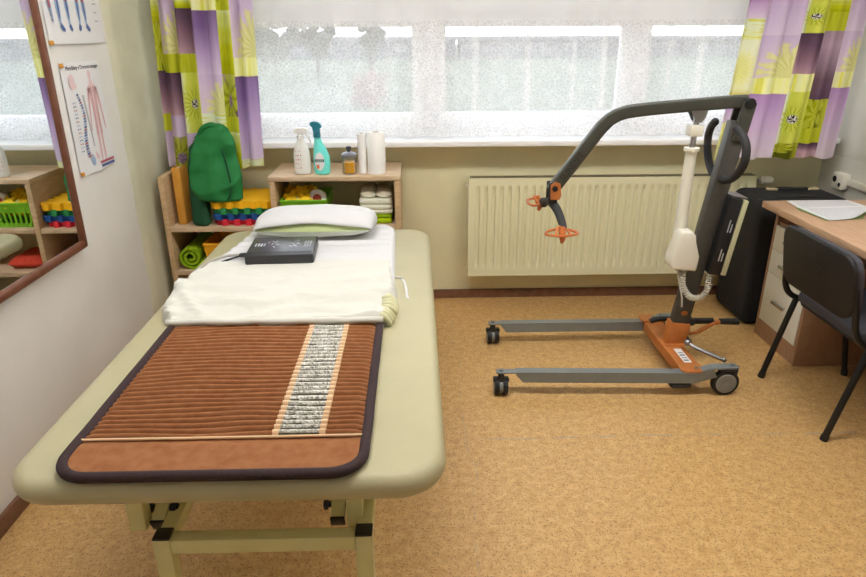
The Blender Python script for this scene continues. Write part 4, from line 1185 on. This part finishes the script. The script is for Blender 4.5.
m.box(RX0, RX1, RY+.06, RY+.076, RZ0, RZ1-.004, .004); m.box(RX0, RX1, RY-.001, RY+.02, RZ0-.004, RZ0+.004, .002); m.box(RX0, RX1, RY-.001, RY+.012, RZ1-.004, RZ1+.003, .002)
m.build('casing', 'radiator_cream', rd)
m = MB()
for i in range(118): m.box(RX0+.01+i*.013, RX0+.016+i*.013, RY+.012, RY+.072, RZ1-.006, RZ1+.004)
m.box(RX0+.006, RX1-.006, RY+.05, RY+.056, RZ1-.004, RZ1+.005); m.build('top_grille', 'radiator_grille', rd)
m = MB()
for x in (.45, 1.6): m.box(x-.02, x+.02, RY+.074, YB, .25, .65, .002)
m.build('wall_bracket', 'radiator_cream', rd)
m = MB(); m.box(RX0-.014, RX0-.001, RY+.03, RY+.05, RZ1-.06, RZ1-.035, .002); m.cyl((RX0-.012, RY+.04, RZ1-.048), (RX0, RY+.04, RZ1-.048), .012, 12); m.build('air_vent', 'valve_white', rd)
MB().cyl((RX0-.010, RY+.04, RZ0+.03), (RX0, RY+.04, RZ0+.03), .010, 12).build('blind_plug', 'valve_white', rd)
vm = MB(); vm.cyl((RX1+.03, RY+.035, .688), (RX1+.048, RY+.035, .688), .016, 18); vm.lathe([(.018, 0), (.023, .004), (.024, .03), (.022, .05), (.018, .058), (.006, .060)], T=Matrix.Translation((RX1+.045, RY+.035, .688)) @ Matrix.Rotation(PI/2, 4, 'Y'), seg=24)
vm.build('thermostat_head', 'valve_white', rd)
vm = MB(); vm.cyl((RX1, RY+.035, .688), (RX1+.032, RY+.035, .688), .010, 14); vm.tube([(RX1+.03, RY+.035, .688), (RX1+.03, RY+.06, .688), (RX1+.03, YB+.01, .688)], .008, 10); vm.build('valve_pipe', 'steel', rd)

# ------------------------------------------------------------------ patient lift
lf = thing('patient_lift', (.85, 2.69, 0), 'grey and orange mobile patient lift with a curved boom', 'patient lift')
def part(name, mat, f, parent=None, ang=40):
    m = MB(); f(m); return m.build(name, mat, parent or lf, ang=ang)
LY = 2.69
# legs: near one angled slightly outwards, far one straight
def leg(y0, y1, x0, x1, nm):
    def f(m):
        a, b = Vector((x0, y0, .083)), Vector((x1, y1, .083))
        d = (b-a).normalized(); s = Vector((-d.y, d.x, 0))*.021
        z0, z1 = .062, .110; cut = .030
        poly = [(0, z1), (0, z1-.012), (cut, z0), ((b-a).length, z0), ((b-a).length, z1)]
        V = []
        for sg in (-1, 1):
            for t, z in poly: V.append(a+d*t+s*sg+Vector((0, 0, z-.083)))
            for k in range(len(poly)): V[-len(poly)+k].z = poly[k][1]
        n = len(poly)
        m.add(V, [tuple(range(n)), tuple(range(2*n-1, n-1, -1))]+[(i, i+n, (i+1) % n+n, (i+1) % n) for i in range(n)])
    return part(nm, 'lift_grey', f)
near = leg(2.445, 2.413, .408, 1.165, 'base_leg'); far = leg(2.938, 2.935, .402, 1.14, 'base_leg')
def front_caster(x, y, lg, rot):
    part('caster_plate', 'lift_grey', lambda m: (m.box(x-.022, x+.08, y-.018, y+.018, .100, .108, .003), m.cyl((x, y, .108), (x, y, .114), .010, 12)), lg)
    T = Matrix.Translation((x, y, 0)) @ Matrix.Rotation(rot, 4, 'Z')
    f = part('caster_fork', 'black_plastic', lambda m: (m.box(-.012, .012, -.016, .016, .060, .100, .004, 0, T), m.box(-.034, .034, -.018, .012, .058, .078, .006, 0, T)), lg)
    def wh(m):
        for s in (-1, 1):
            TT2 = T @ Matrix.Translation((s*.018, -.006, .036)) @ Matrix.Rotation(PI/2, 4, 'Y')
            m.lathe([(.024, -.011), (.034, -.010), (.036, -.006), (.036, .006), (.034, .010), (.024, .011)], T=TT2, seg=28)
    part('caster_wheel', 'black_rubber', wh, lg)
    part('caster_hub', 'hub_grey', lambda m: m.lathe([(.026, -.030), (.028, -.02), (.028, .02), (.026, .030)], T=T @ Matrix.Translation((0, -.006, .036)) @ Matrix.Rotation(PI/2, 4, 'Y'), seg=20), lg)
front_caster(.346, 2.447, near, .0); front_caster(.365, 2.94, far, .05)
def rear_caster(y, lg, x0):
    c = (1.292, y, .058)
    part('rear_arm', 'lift_grey', lambda m: (m.beam((x0-.01, y+.008, .083), (x0+.075, y+.004, .112), .040, .050, .003), m.box(x0+.055, 1.335, y-.020, y+.022, .126, .136, .003), m.cyl((1.31, y, .136), (1.31, y, .144), .010, 12)), lg)
    T = Matrix.Translation(c) @ Matrix.Rotation(PI/2, 4, 'X')
    w = part('caster_wheel', 'black_rubber', lambda m: m.lathe([(.045, -.016), (.054, -.015), (.058, -.009), (.058, .009), (.054, .015), (.045, .016)], T=T, seg=40), lg)
    part('hub', 'hub_grey', lambda m: (m.lathe([(.004, -.0165), (.020, -.020), (.041, -.019), (.044, -.016), (.044, .016), (.041, .019), (.020, .020), (.004, .0165)], T=T, seg=36), m.lathe([(.001, .012), (.015, .012), (.017, .0225), (.001, .023)], T=T, seg=24)), w)
    part('caster_fork', 'dark_rubber', lambda m: (m.box(1.255, 1.335, y-.018, y+.018, .112, .127, .005), m.prism([(1.300, .128), (1.352, .122), (1.352, .075), (1.335, .045), (1.318, .040), (1.296, .06)], y+.0185, y+.023, 'y')), lg)
rear_caster(2.408, near, 1.165); rear_caster(2.942, far, 1.14)
# orange base
def obase(m):
    m.box(1.108, 1.200, 2.432, 2.955, .062, .112, .004)
    m.rslab(1.100, 1.203, 2.392, 2.470, .111, .119, .03, .002); m.rslab(1.095, 1.212, 2.905, 2.985, .111, .119, .02, .002)
ob_ = part('base_beam', 'lift_orange', obase)
part('bolt', 'chrome', lambda m: m.cyl((1.165, 2.415, .119), (1.165, 2.415, .125), .011, 6), ob_); part('bolt', 'chrome', lambda m: m.cyl((1.17, 2.955, .119), (1.17, 2.955, .125), .011, 6), ob_)
lab = part('warning_label', 'label_white', lambda m: m.box(1.142, 1.176, 2.485, 2.615, .1121, .1128), ob_)
part('label_print', 'label_ink', lambda m: [m.box(1.148, 1.170, 2.50+i*.024, 2.51+i*.024-.004*(i % 2), .1128, .1131) for i in range(4)], lab)
part('foot_stop', 'dark_rubber', lambda m: m.box(1.06, 1.15, 2.395, 2.435, .036, .056, .008), ob_)
# mast
a, b = Vector((1.165, LY, .09)), Vector((1.312, LY, 1.150)); md_ = (b-a).normalized()
def mast_pt(t, dx=0, y=LY): 
    p = a+(b-a)*t; n = Vector((md_.z, 0, -md_.x)); q = p+n*dx; return Vector((q.x, y, q.z))
part('mast_socket', 'lift_orange', lambda m: (m.beam(mast_pt(.0), mast_pt(.118), .060, .090, .004, up=(1, 0, 0)), m.box(1.12, 1.205, LY-.05, LY+.05, .111, .118, .003)), ob_)
ms = part('mast', 'mast_grey', lambda m: (m.beam(mast_pt(.11), mast_pt(.955), .050, .074, .005, up=(1, 0, 0))))
part('mast_label', 'lift_orange', lambda m: m.lathe([(.001, 0), (.015, 0), (.015, .001), (.001, .001)], T=Matrix.Translation(mast_pt(.165, .002, LY-.0252)) @ Matrix.Diagonal((1, 1, .75, 1)) @ Matrix.Rotation(PI/2, 4, 'X')), ms)
part('mast_head', 'lift_dark', lambda m: [m.beam(mast_pt(.88, .008, LY+s*.031), mast_pt(1.03, .010, LY+s*.031), .012, .058, .005, up=(1, 0, 0)) for s in (-1, 1)], ms)
pv = mast_pt(1.024, .008)
part('pivot_pin', 'black_plastic', lambda m: (m.cyl((pv.x, LY-.046, pv.z), (pv.x, LY+.046, pv.z), .021, 24), m.cyl((pv.x, LY-.050, pv.z), (pv.x, LY-.045, pv.z), .012, 16)), ms)
# boom: flat oval tube swept along a bent line
bp = [(pv.x, 1.180), (1.25, 1.177), (1.10, 1.166), (.96, 1.155), (.885, 1.147), (.845, 1.141), (.81, 1.130), (.779, 1.112), (.752, 1.085), (.720, 1.042), (.67, .972), (.615, .895), (.562, .822)]
def boomf(m):
    P = [Vector((x, LY, z)) for x, z in bp]; n = len(P); V = []; seg = 20
    for i in range(n):
        t = (P[min(n-1, i+1)]-P[max(0, i-1)]).normalized(); nn = Vector((t.z, 0, -t.x))
        h = .0255
        for k in range(seg):
            an = 2*PI*(k+.5)/seg; c, s = math.cos(an), math.sin(an)
            V.append(P[i]+nn*(h*math.copysign(abs(c)**.35, c))+Vector((0, .0195*math.copysign(abs(s)**.35, s), 0)))
    F = [(i*seg+k, i*seg+(k+1) % seg, (i+1)*seg+(k+1) % seg, (i+1)*seg+k) for i in range(n-1) for k in range(seg)]+[tuple(range(seg))[::-1], tuple((n-1)*seg+k for k in range(seg))]
    m.add(V, F)
bo = part('boom', 'lift_dark', boomf, ang=50)
d_ = (Vector((bp[9][0], 0, bp[9][1]))-Vector((bp[12][0], 0, bp[12][1]))).normalized(); up_ = Vector((-d_.z, 0, d_.x))
def boom_text(body, size, t, mat):
    c = Vector((bp[12][0], 0, bp[12][1])).lerp(Vector((bp[9][0], 0, bp[9][1])), t)
    T = Matrix(((d_.x, up_.x, 0, c.x), (0, 0, -1, LY-.0200), (d_.z, up_.z, 0, c.z), (0, 0, 0, 1)))
    return text_mesh('lettering', body, size, mat, bo, T)
boom_text('SUNLIFT', .036, .48, 'black_plastic')
# boom end: swivel with orange plate, spreader bar and wire hooks
part('swivel', 'dark_rubber', lambda m: (m.box(.545, .585, LY-.026, LY-.020, .785, .860, .003), m.box(.545, .585, LY+.020, LY+.026, .785, .860, .003), m.box(.548, .585, LY-.022, LY+.022, .770, .790, .003), m.beam((.553, LY, .868), (.553, LY, .80), .03, .012, .002)), bo)
part('swivel_plate', 'lift_orange', lambda m: m.prism([(.552, .852), (.570, .866), (.592, .858), (.598, .806), (.590, .790), (.555, .792)], LY-.031, LY-.0255, 'y'), bo)
part('swivel_bolt', 'black_plastic', lambda m: m.cyl((.570, LY-.036, .838), (.570, LY+.03, .838), .012, 16), bo)
sb = part('spreader_bar', 'dark_rubber', lambda m: (m.cyl((.572, LY, .79), (.572, LY, .755), .014, 14), m.tube([(.560, 2.81, .742), (.566, 2.77, .760), (.574, 2.71, .764), (.586, 2.65, .745), (.596, 2.60, .708), (.598, 2.575, .688)], [.017, .018, .019, .018, .016, .014], 14, smooth=5), m.sphere((.558, 2.815, .742), .022)))
def hook(c, sc_, rot, nm):
    T = Matrix.Translation(c) @ Matrix.Rotation(rot, 4, 'Z')
    pts = [(-.062, 0, 0), (-.045, .028, .004), (0, .045, .006), (.045, .028, .004), (.062, 0, 0), (.04, -.018, 0), (0, -.026, -.002), (-.04, -.018, 0)]
    def f(m):
        m.tube([T @ (Vector(p)*sc_) for p in pts], .0055, 8, smooth=4, closed=True)
        m.tube([T @ Vector(p) for p in ((0, .006, .028), (0, -.004, .004), (0, -.012, -.018), (0, -.006, -.036))], [.013, .015, .012, .006], 10, smooth=4)
        m.tube([T @ (Vector(p)*sc_) for p in ((-.03, -.018, .0), (-.012, .012, .022), (.012, .012, .022), (.03, -.018, 0))], .005, 8, smooth=4)
    return part(nm, 'orange_wire', f, sb)
hook((.590, 2.565, .672), 1.08, .08, 'sling_hook'); hook((.535, 2.845, .735), 1.02, 1.1, 'sling_hook')
# actuator in front of the mast
ax = 1.128
at, ab = Vector((1.131, LY, 1.128)), Vector((1.138, LY, .62))
ac = part('actuator_tube', 'actuator_white', lambda m: (m.tube([(1.128, LY, .64), (1.131, LY, .985)], [.027, .022], 20), m.cyl((1.131, LY, .983), (1.131, LY, .997), .031, 20)))
part('piston_rod', 'chrome', lambda m: m.cyl((1.131, LY, .99), (1.134, LY, 1.12), .012, 16), ac)
part('rod_collar', 'actuator_white', lambda m: m.box(1.106, 1.160, LY-.026, LY+.026, 1.044, 1.090, .006), ac)
for s in (-1, 1): part('boom_bracket', 'steel', lambda m: m.prism([(1.098, 1.146), (1.168, 1.149), (1.158, 1.118), (1.146, 1.100), (1.126, 1.100)], LY+s*.024-.002, LY+s*.024+.002, 'y'), bo)
def motor(m):
    prof_ = [(1.080, .535), (1.078, .508), (1.090, .492), (1.190, .480), (1.196, .490), (1.200, .545), (1.178, .610), (1.172, .640), (1.158, .656), (1.112, .660), (1.104, .650), (1.100, .615)]
    bm = bmesh.new(); cy_ = LY-.0275
    A = [bm.verts.new((x, LY-.075, z)) for x, z in prof_]; B = [bm.verts.new((x, LY+.012, z)) for x, z in prof_]
    n = len(A); bm.faces.new(A); bm.faces.new(B[::-1])
    for i in range(n): bm.faces.new((A[i], B[i], B[(i+1) % n], A[(i+1) % n]))
    bmesh.ops.recalc_face_normals(bm, faces=bm.faces)
    bmesh.ops.bevel(bm, geom=[e for e in bm.edges if abs(e.verts[0].co.y-e.verts[1].co.y) < 1e-5], offset=.010, segments=3, profile=.5, affect='EDGES')
    m.from_bm(bm)
mo = part('motor_housing', 'actuator_white', lambda m: motor(m), ac)
part('mast_bracket', 'lift_grey', lambda m: m.box(1.14, 1.19, LY-.02, LY+.02, .455, .49, .003), ac)
# corrugated cable duct
def duct(m):
    P = [(1.150, LY-.045, .486), (1.148, LY-.05, .44), (1.156, LY-.055, .400), (1.190, LY-.06, .358), (1.235, LY-.06, .354), (1.262, LY-.055, .388), (1.266, LY-.05, .43), (1.274, LY-.045, .475)]
    n = 60; V = []
    q = MB().tube(P, .001, 3, smooth=9); cen = [sum((q.v[i*3+k] for k in range(3)), Vector())/3 for i in range(len(q.v)//3)]
    dense = []
    for i in range(len(cen)-1):
        for t in (0, .5): dense.append(cen[i].lerp(cen[i+1], t))
    m.tube(dense, [.0125+.003*math.sin(i*1.7) for i in range(len(dense))], 12)
part('cable_duct', 'duct_plastic', duct)
part('duct_cable', 'cable_grey', lambda m: m.tube([(1.125, LY-.04, .485), (1.135, LY-.06, .42), (1.150, LY-.07, .355), (1.155, LY-.07, .315)], .004, 8, smooth=5))
# battery box behind the mast
def box_on_mast(t0, t1, d0, d1, y0, y1, bev): 
    def f(m):
        p0, p1 = mast_pt(t0, (d0+d1)/2, (y0+y1)/2), mast_pt(t1, (d0+d1)/2, (y0+y1)/2)
        m.beam(p0, p1, y1-y0, d1-d0, bev, up=(1, 0, 0))
    return f
bb = part('battery_box', 'black_plastic', box_on_mast(.36, .675, .032, .084, LY-.075, LY+.06, .005))
part('battery_cover', 'battery_cover', box_on_mast(.362, .672, .085, .108, LY-.075, LY+.06, .004), bb)
part('battery_cap', 'steel', box_on_mast(.676, .682, .040, .106, LY-.06, LY+.05, .002), bb)
part('battery_print', 'marking_white', lambda m: [m.beam(mast_pt(t, .055+k*.012, LY-.0755), mast_pt(t+.05*(1-.3*k), .055+k*.012, LY-.0755), .0004, .005, up=(1, 0, 0)) for t in (.42, .54) for k in (0, 1)], bb)
# push handles
def hnd(s):
    P = [(1.262, .0, .880), (1.266, .055, .876), (1.270, .122, .906), (1.272, .170, .965), (1.270, .176, 1.022), (1.264, .148, 1.064), (1.256, .100, 1.090)]
    def f(m):
        m.tube([(x, LY+s*d, z-.004) for x, d, z in P], .0165, 12, smooth=5); m.sphere((1.256, LY+s*.100, 1.086), .017)
    return f
part('push_handle', 'dark_rubber', hnd(-1)); part('push_handle', 'dark_rubber', hnd(1))
# leg-spreading pedal
pd = part('pedal_bracket', 'lift_orange', lambda m: (m.beam((1.195, 2.70, .135), (1.215, 2.70, .215), .05, .012, .002, up=(1, 0, 0)), m.beam((1.21, 2.69, .15), (1.275, 2.69, .158), .020, .010, .002), m.beam((1.275, 2.69, .158), (1.352, 2.70, .200), .022, .010, .002), m.beam((1.352, 2.70, .200), (1.375, 2.70, .203), .022, .018, .002)))
part('foot_pedal', 'black_rubber', lambda m: (m.tube([(1.225, 2.715, .203), (1.35, 2.715, .203)], .014, 14), m.tube([(1.375, 2.70, .206), (1.46, 2.70, .204)], [.014, .016], 14)), pd)
part('lock_lever', 'black_plastic', lambda m: m.tube([(1.20, 2.74, .20), (1.13, 2.742, .205), (1.085, 2.742, .198), (1.07, 2.742, .190)], [.012, .012, .014, .012], 10, smooth=4), pd)
part('pedal_spring', 'dark_rubber', lambda m: (m.cyl((1.225, 2.66, .12), (1.225, 2.72, .12), .018, 12), m.cyl((1.235, 2.67, .215), (1.235, 2.72, .215), .016, 12)), pd)
part('spread_link', 'steel', lambda m: (m.tube([(1.195, 2.60, .150), (1.225, 2.57, .138), (1.295, 2.45, .139)], .009, 10), m.sphere((1.195, 2.60, .15), .016), m.sphere((1.295, 2.45, .141), .011)))

# ------------------------------------------------------------------ suitcase
sc_ = thing('suitcase', (1.90, 3.245, 0), 'large black soft suitcase standing between the desk and radiator', 'suitcase')
MB().rslab(-.24, .24, -.32, .347, 0, .315, .06, .03, T=Matrix.Translation((1.915, 3.405, .322)) @ Matrix.Rotation(PI/2, 4, 'X')).build('shell', 'suitcase_black', sc_, ang=60)
for y in (3.15, 3.345):
    MB().tube([(1.715, y, .03), (1.685, y, .09), (1.679, y, .32), (1.685, y, .61), (1.72, y, .660), (1.92, y, .672), (2.10, y, .660)], .006, 8, smooth=5).build('piping', 'black_rubber', sc_)
hd = MB(); hd.tube([(1.845, 3.32, .666), (1.87, 3.315, .673), (1.95, 3.31, .675), (2.03, 3.315, .673), (2.055, 3.32, .666)], .009, 10, smooth=5); hd.build('carry_handle', 'suitcase_black', sc_)
for x in (1.842, 2.058): MB().box(x-.028, x+.028, 3.30, 3.325, .669, .680, .004).build('handle_mount', 'tan_leather', sc_)

# ------------------------------------------------------------------ desk
dk = thing('desk', (1.94, 2.25, 0), 'oak desk with white drawers against the right wall', 'desk')
DX0, DX1, DY0, DY1, DZ = 1.652, 2.205, 1.35, 3.030, .685
m = MB(); m.box(DX0, DX1, DY0, DY1, DZ-.030, DZ, .002); m.build('desktop', 'desk_wood', dk)
MB().box(1.72, 2.19, 2.990, 3.010, 0, DZ-.030, .001).build('end_panel', 'desk_panel_wood', dk)
MB().box(1.72, 2.19, 2.640, 2.660, 0, DZ-.030, .001).build('inner_panel', 'desk_panel_wood', dk)
MB().box(1.72, 2.19, 1.37, 1.39, 0, DZ-.030, .001).build('end_panel', 'desk_panel_wood', dk)
MB().box(2.17, 2.188, 1.39, 2.64, .25, DZ-.03).build('back_panel', 'desk_panel_wood', dk)
MB().box(1.735, 2.185, 2.66, 2.99, .578, .592).build('drawer_shelf', 'desk_panel_wood', dk)
MB().box(1.722, 1.738, 2.66, 2.99, 0, .088).box(1.735, 2.185, 2.66, 2.99, .085, .095).build('plinth', 'desk_panel_wood', dk)
for z0, z1 in ((.463, .577), (.347, .460), (.092, .344)):
    d = MB().box(1.718, 1.736, 2.663, 2.987, z0, z1, .0015).build('drawer', 'drawer_white', dk)
    MB().box(1.736, 2.15, 2.68, 2.97, z0+.01, z1-.02).build('drawer_box', 'drawer_white', d)
    zc = z0+(z1-z0)*.52 if z1-z0 < .2 else .224
    MB().beam((1.704, 2.775, zc), (1.704, 2.88, zc), .012, .014, .003).cyl((1.704, 2.79, zc), (1.72, 2.79, zc), .005, 8).cyl((1.704, 2.865, zc), (1.72, 2.865, zc), .005, 8).build('handle', 'chrome', d)
# papers on the desk
def paper(corners, z, label, mat='printed_paper', th=.0016, curl=0):
    m = MB(); c = [Vector(p) for p in corners]
    def f(u, v):
        p = (c[0]*(1-u)+c[1]*u)*(1-v)+(c[3]*(1-u)+c[2]*u)*v
        return (p.x, p.y, z+th+curl*max(0, u-.55)**2*(1-v))
    m.grid(12, 12, f, uv=True)
    b = MB(); b.grid(12, 12, lambda u, v: (f(u, v)[0], f(u, v)[1], f(u, v)[2]-th)); m.add(b.v, b.f)
    return tag(m.build('paper_sheet' if mat == 'printed_paper' else 'folder', mat, recalc=False, ang=180), label, 'paper', 'papers on the desk')
paper([(1.742, 2.872), (2.07, 2.905), (2.055, 3.105-.085), (1.762, 3.02)], DZ+.0002, 'printed sheet lying farthest back on the desk')
paper([(1.745, 2.660), (1.92, 2.690), (2.05, 2.86), (1.724, 2.872)], DZ+.0021, 'green card folder edge under the front printed sheet', 'folder_green', .002)
paper([(1.752, 2.655), (1.925, 2.695), (2.10, 2.885), (1.738, 2.868)], DZ+.0045, 'printed sheet lying in front on the green folder', curl=.12)

# socket and trunking on the right wall
so = thing('wall_socket', (XR, 3.33, .66), 'cream double wall socket on the right wall above the desk', 'socket')
MB().box(XR-.045, XR-.004, 3.268, 3.355, .676, .756, .006).build('socket_box', 'socket_white', so)
T = Matrix.Translation((XR-.0455, 3.332, .722)) @ Matrix.Rotation(PI/2, 4, 'Y')
m = MB(); m.lathe([(.001, -.001), (.016, -.001), (.016, .001), (.001, .001)], T=T); m.build('socket_hole', 'dark_hole', so)
m = MB(); m.lathe([(.001, -.001), (.010, -.001), (.010, .001), (.001, .001)], T=Matrix.Translation((XR-.0455, 3.288, .70)) @ Matrix.Rotation(PI/2, 4, 'Y'))
m.build('socket_hole', 'dark_hole', so)
tag(MB().box(XR-.022, XR-.004, 1.2, 3.262, .70, .732, .003).build('cable_trunking', 'socket_white'), 'white cable trunking running from the socket along the right wall', 'trunking')

# ------------------------------------------------------------------ chair
ch = thing('office_chair', (1.72, 2.30, 0), 'black chair with padded seat pushed up to the desk', 'chair')
def cpart(name, mat, f, parent=None, ang=50):
    m = MB(); f(m); return m.build(name, mat, parent or ch, ang=ang)
CT = Matrix.Translation((1.512, 2.296, .600)) @ Matrix.Rotation(-.16, 4, 'Y') @ Matrix.Rotation(-PI/2, 4, 'Y')
def cb(off):
    return lambda p: Vector((p.x, p.y, p.z+off-.22*(p.y**2)*1.0))
# local x is up, local y across, local z towards -X
cpart('back_shell', 'chair_plastic', lambda m: m.rslab(-.126, .124, -.226, .242, 0, .020, .066, .009, T=CT, cs=8, fn=cb(0)))
cpart('backrest', 'chair_fabric', lambda m: m.rslab(-.118, .116, -.218, .234, -.030, .001, .060, .012, T=CT, cs=8, fn=cb(0)))
cpart('shell_ribs', 'chair_plastic', lambda m: m.box(.030, .034, -.06, .06, .0185, .0215, 0, 0, CT))
cpart('seat', 'chair_fabric', lambda m: m.rslab(1.575, 1.985, 2.085, 2.520, .392, .435, .06, .016))
cpart('seat_pan', 'chair_plastic', lambda m: m.rslab(1.585, 1.975, 2.095, 2.510, .380, .394, .055, .005))
for y, sgn in ((2.546, 1), (2.061, -1)):
    yi = y-sgn*.012
    l = cpart('leg', 'chair_metal', lambda m: m.tube([(1.527, y, .010), (1.612, y, .385)], .0125, 12))
    cpart('foot_cap', 'black_rubber', lambda m: m.cyl((1.525, y, 0), (1.530, y, .022), .0145, 12), l)
    l = cpart('leg', 'chair_metal', lambda m: m.tube([(1.908, y+.008*sgn, .010), (1.835, y+.004*sgn, .372)], .0125, 12))
    cpart('foot_cap', 'black_rubber', lambda m: m.cyl((1.909, y+.008*sgn, 0), (1.906, y+.008*sgn, .022), .0145, 12), l)
    cpart('side_tube', 'chair_metal', lambda m: m.tube([(1.522, y-sgn*.020, .60), (1.536, y-sgn*.012, .52), (1.546, y-.006*sgn, .455), (1.572, y-.004*sgn, .408), (1.625, y, .380), (1.70, y, .371), (1.92, y, .371)], .0125, 12, smooth=5))
cpart('cross_tube', 'chair_metal', lambda m: (m.cyl((1.66, 2.061, .371), (1.66, 2.546, .371), .010, 10), m.cyl((1.87, 2.061, .371), (1.87, 2.546, .371), .010, 10)))

# ------------------------------------------------------------------ camera, daylight
cam = bpy.data.cameras.new('Camera'); co = bpy.data.objects.new('Camera', cam); C.objects.link(co); sc.camera = co
F = 655.6; cam.sensor_fit = 'HORIZONTAL'; cam.sensor_width = 36; cam.lens = 36*F/866; cam.clip_end = 1000; cam.clip_start = .02
yaw, pitch, roll_ = .02394, .37537, .00436
fwd = Vector((math.sin(yaw)*math.cos(pitch), math.cos(yaw)*math.cos(pitch), -math.sin(pitch)))
right = Vector((math.cos(yaw), -math.sin(yaw), 0)); down = fwd.cross(right)
r2 = right*math.cos(roll_)+down*math.sin(roll_); d2 = -right*math.sin(roll_)+down*math.cos(roll_)
up2 = -d2; bk_ = -fwd
co.matrix_world = Matrix(((r2.x, up2.x, bk_.x, 0), (r2.y, up2.y, bk_.y, 0), (r2.z, up2.z, bk_.z, 1.45), (0, 0, 0, 1)))

wd = bpy.data.worlds.new('World'); sc.world = wd; wd.use_nodes = True
nt_ = wd.node_tree; bg = nt_.nodes['Background']
tc = nt_.nodes.new('ShaderNodeTexCoord'); sp = nt_.nodes.new('ShaderNodeSeparateXYZ'); nt_.links.new(tc.outputs['Generated'], sp.inputs[0])
rp = nt_.nodes.new('ShaderNodeValToRGB'); rp.color_ramp.elements[0].position = .0; rp.color_ramp.elements[0].color = (.93, .96, 1, 1); rp.color_ramp.elements[1].position = .6; rp.color_ramp.elements[1].color = (.80, .90, 1, 1)
nt_.links.new(sp.outputs[2], rp.inputs[0]); nt_.links.new(rp.outputs[0], bg.inputs[0]); bg.inputs[1].default_value = 3.5
# portal in the window opening guides the sky light into the room
pl_ = bpy.data.lights.new('window_portal', 'AREA'); pl_.shape = 'RECTANGLE'; pl_.size = WX1-WX0; pl_.size_y = WZ1-WZ0; pl_.cycles.is_portal = True
po = bpy.data.objects.new('window_portal', pl_); C.objects.link(po); po.location = ((WX0+WX1)/2, YB+WT+.01, (WZ0+WZ1)/2); po.rotation_euler = (-PI/2, 0, 0)

vs = sc.view_settings; vs.view_transform = 'Standard'; vs.look = 'None'; vs.exposure = 0.58; vs.gamma = 1; vs.use_curve_mapping = False
sc.cycles.max_bounces = 10; sc.cycles.transparent_max_bounces = 12; sc.cycles.diffuse_bounces = 5
sc.cycles.use_denoising = True
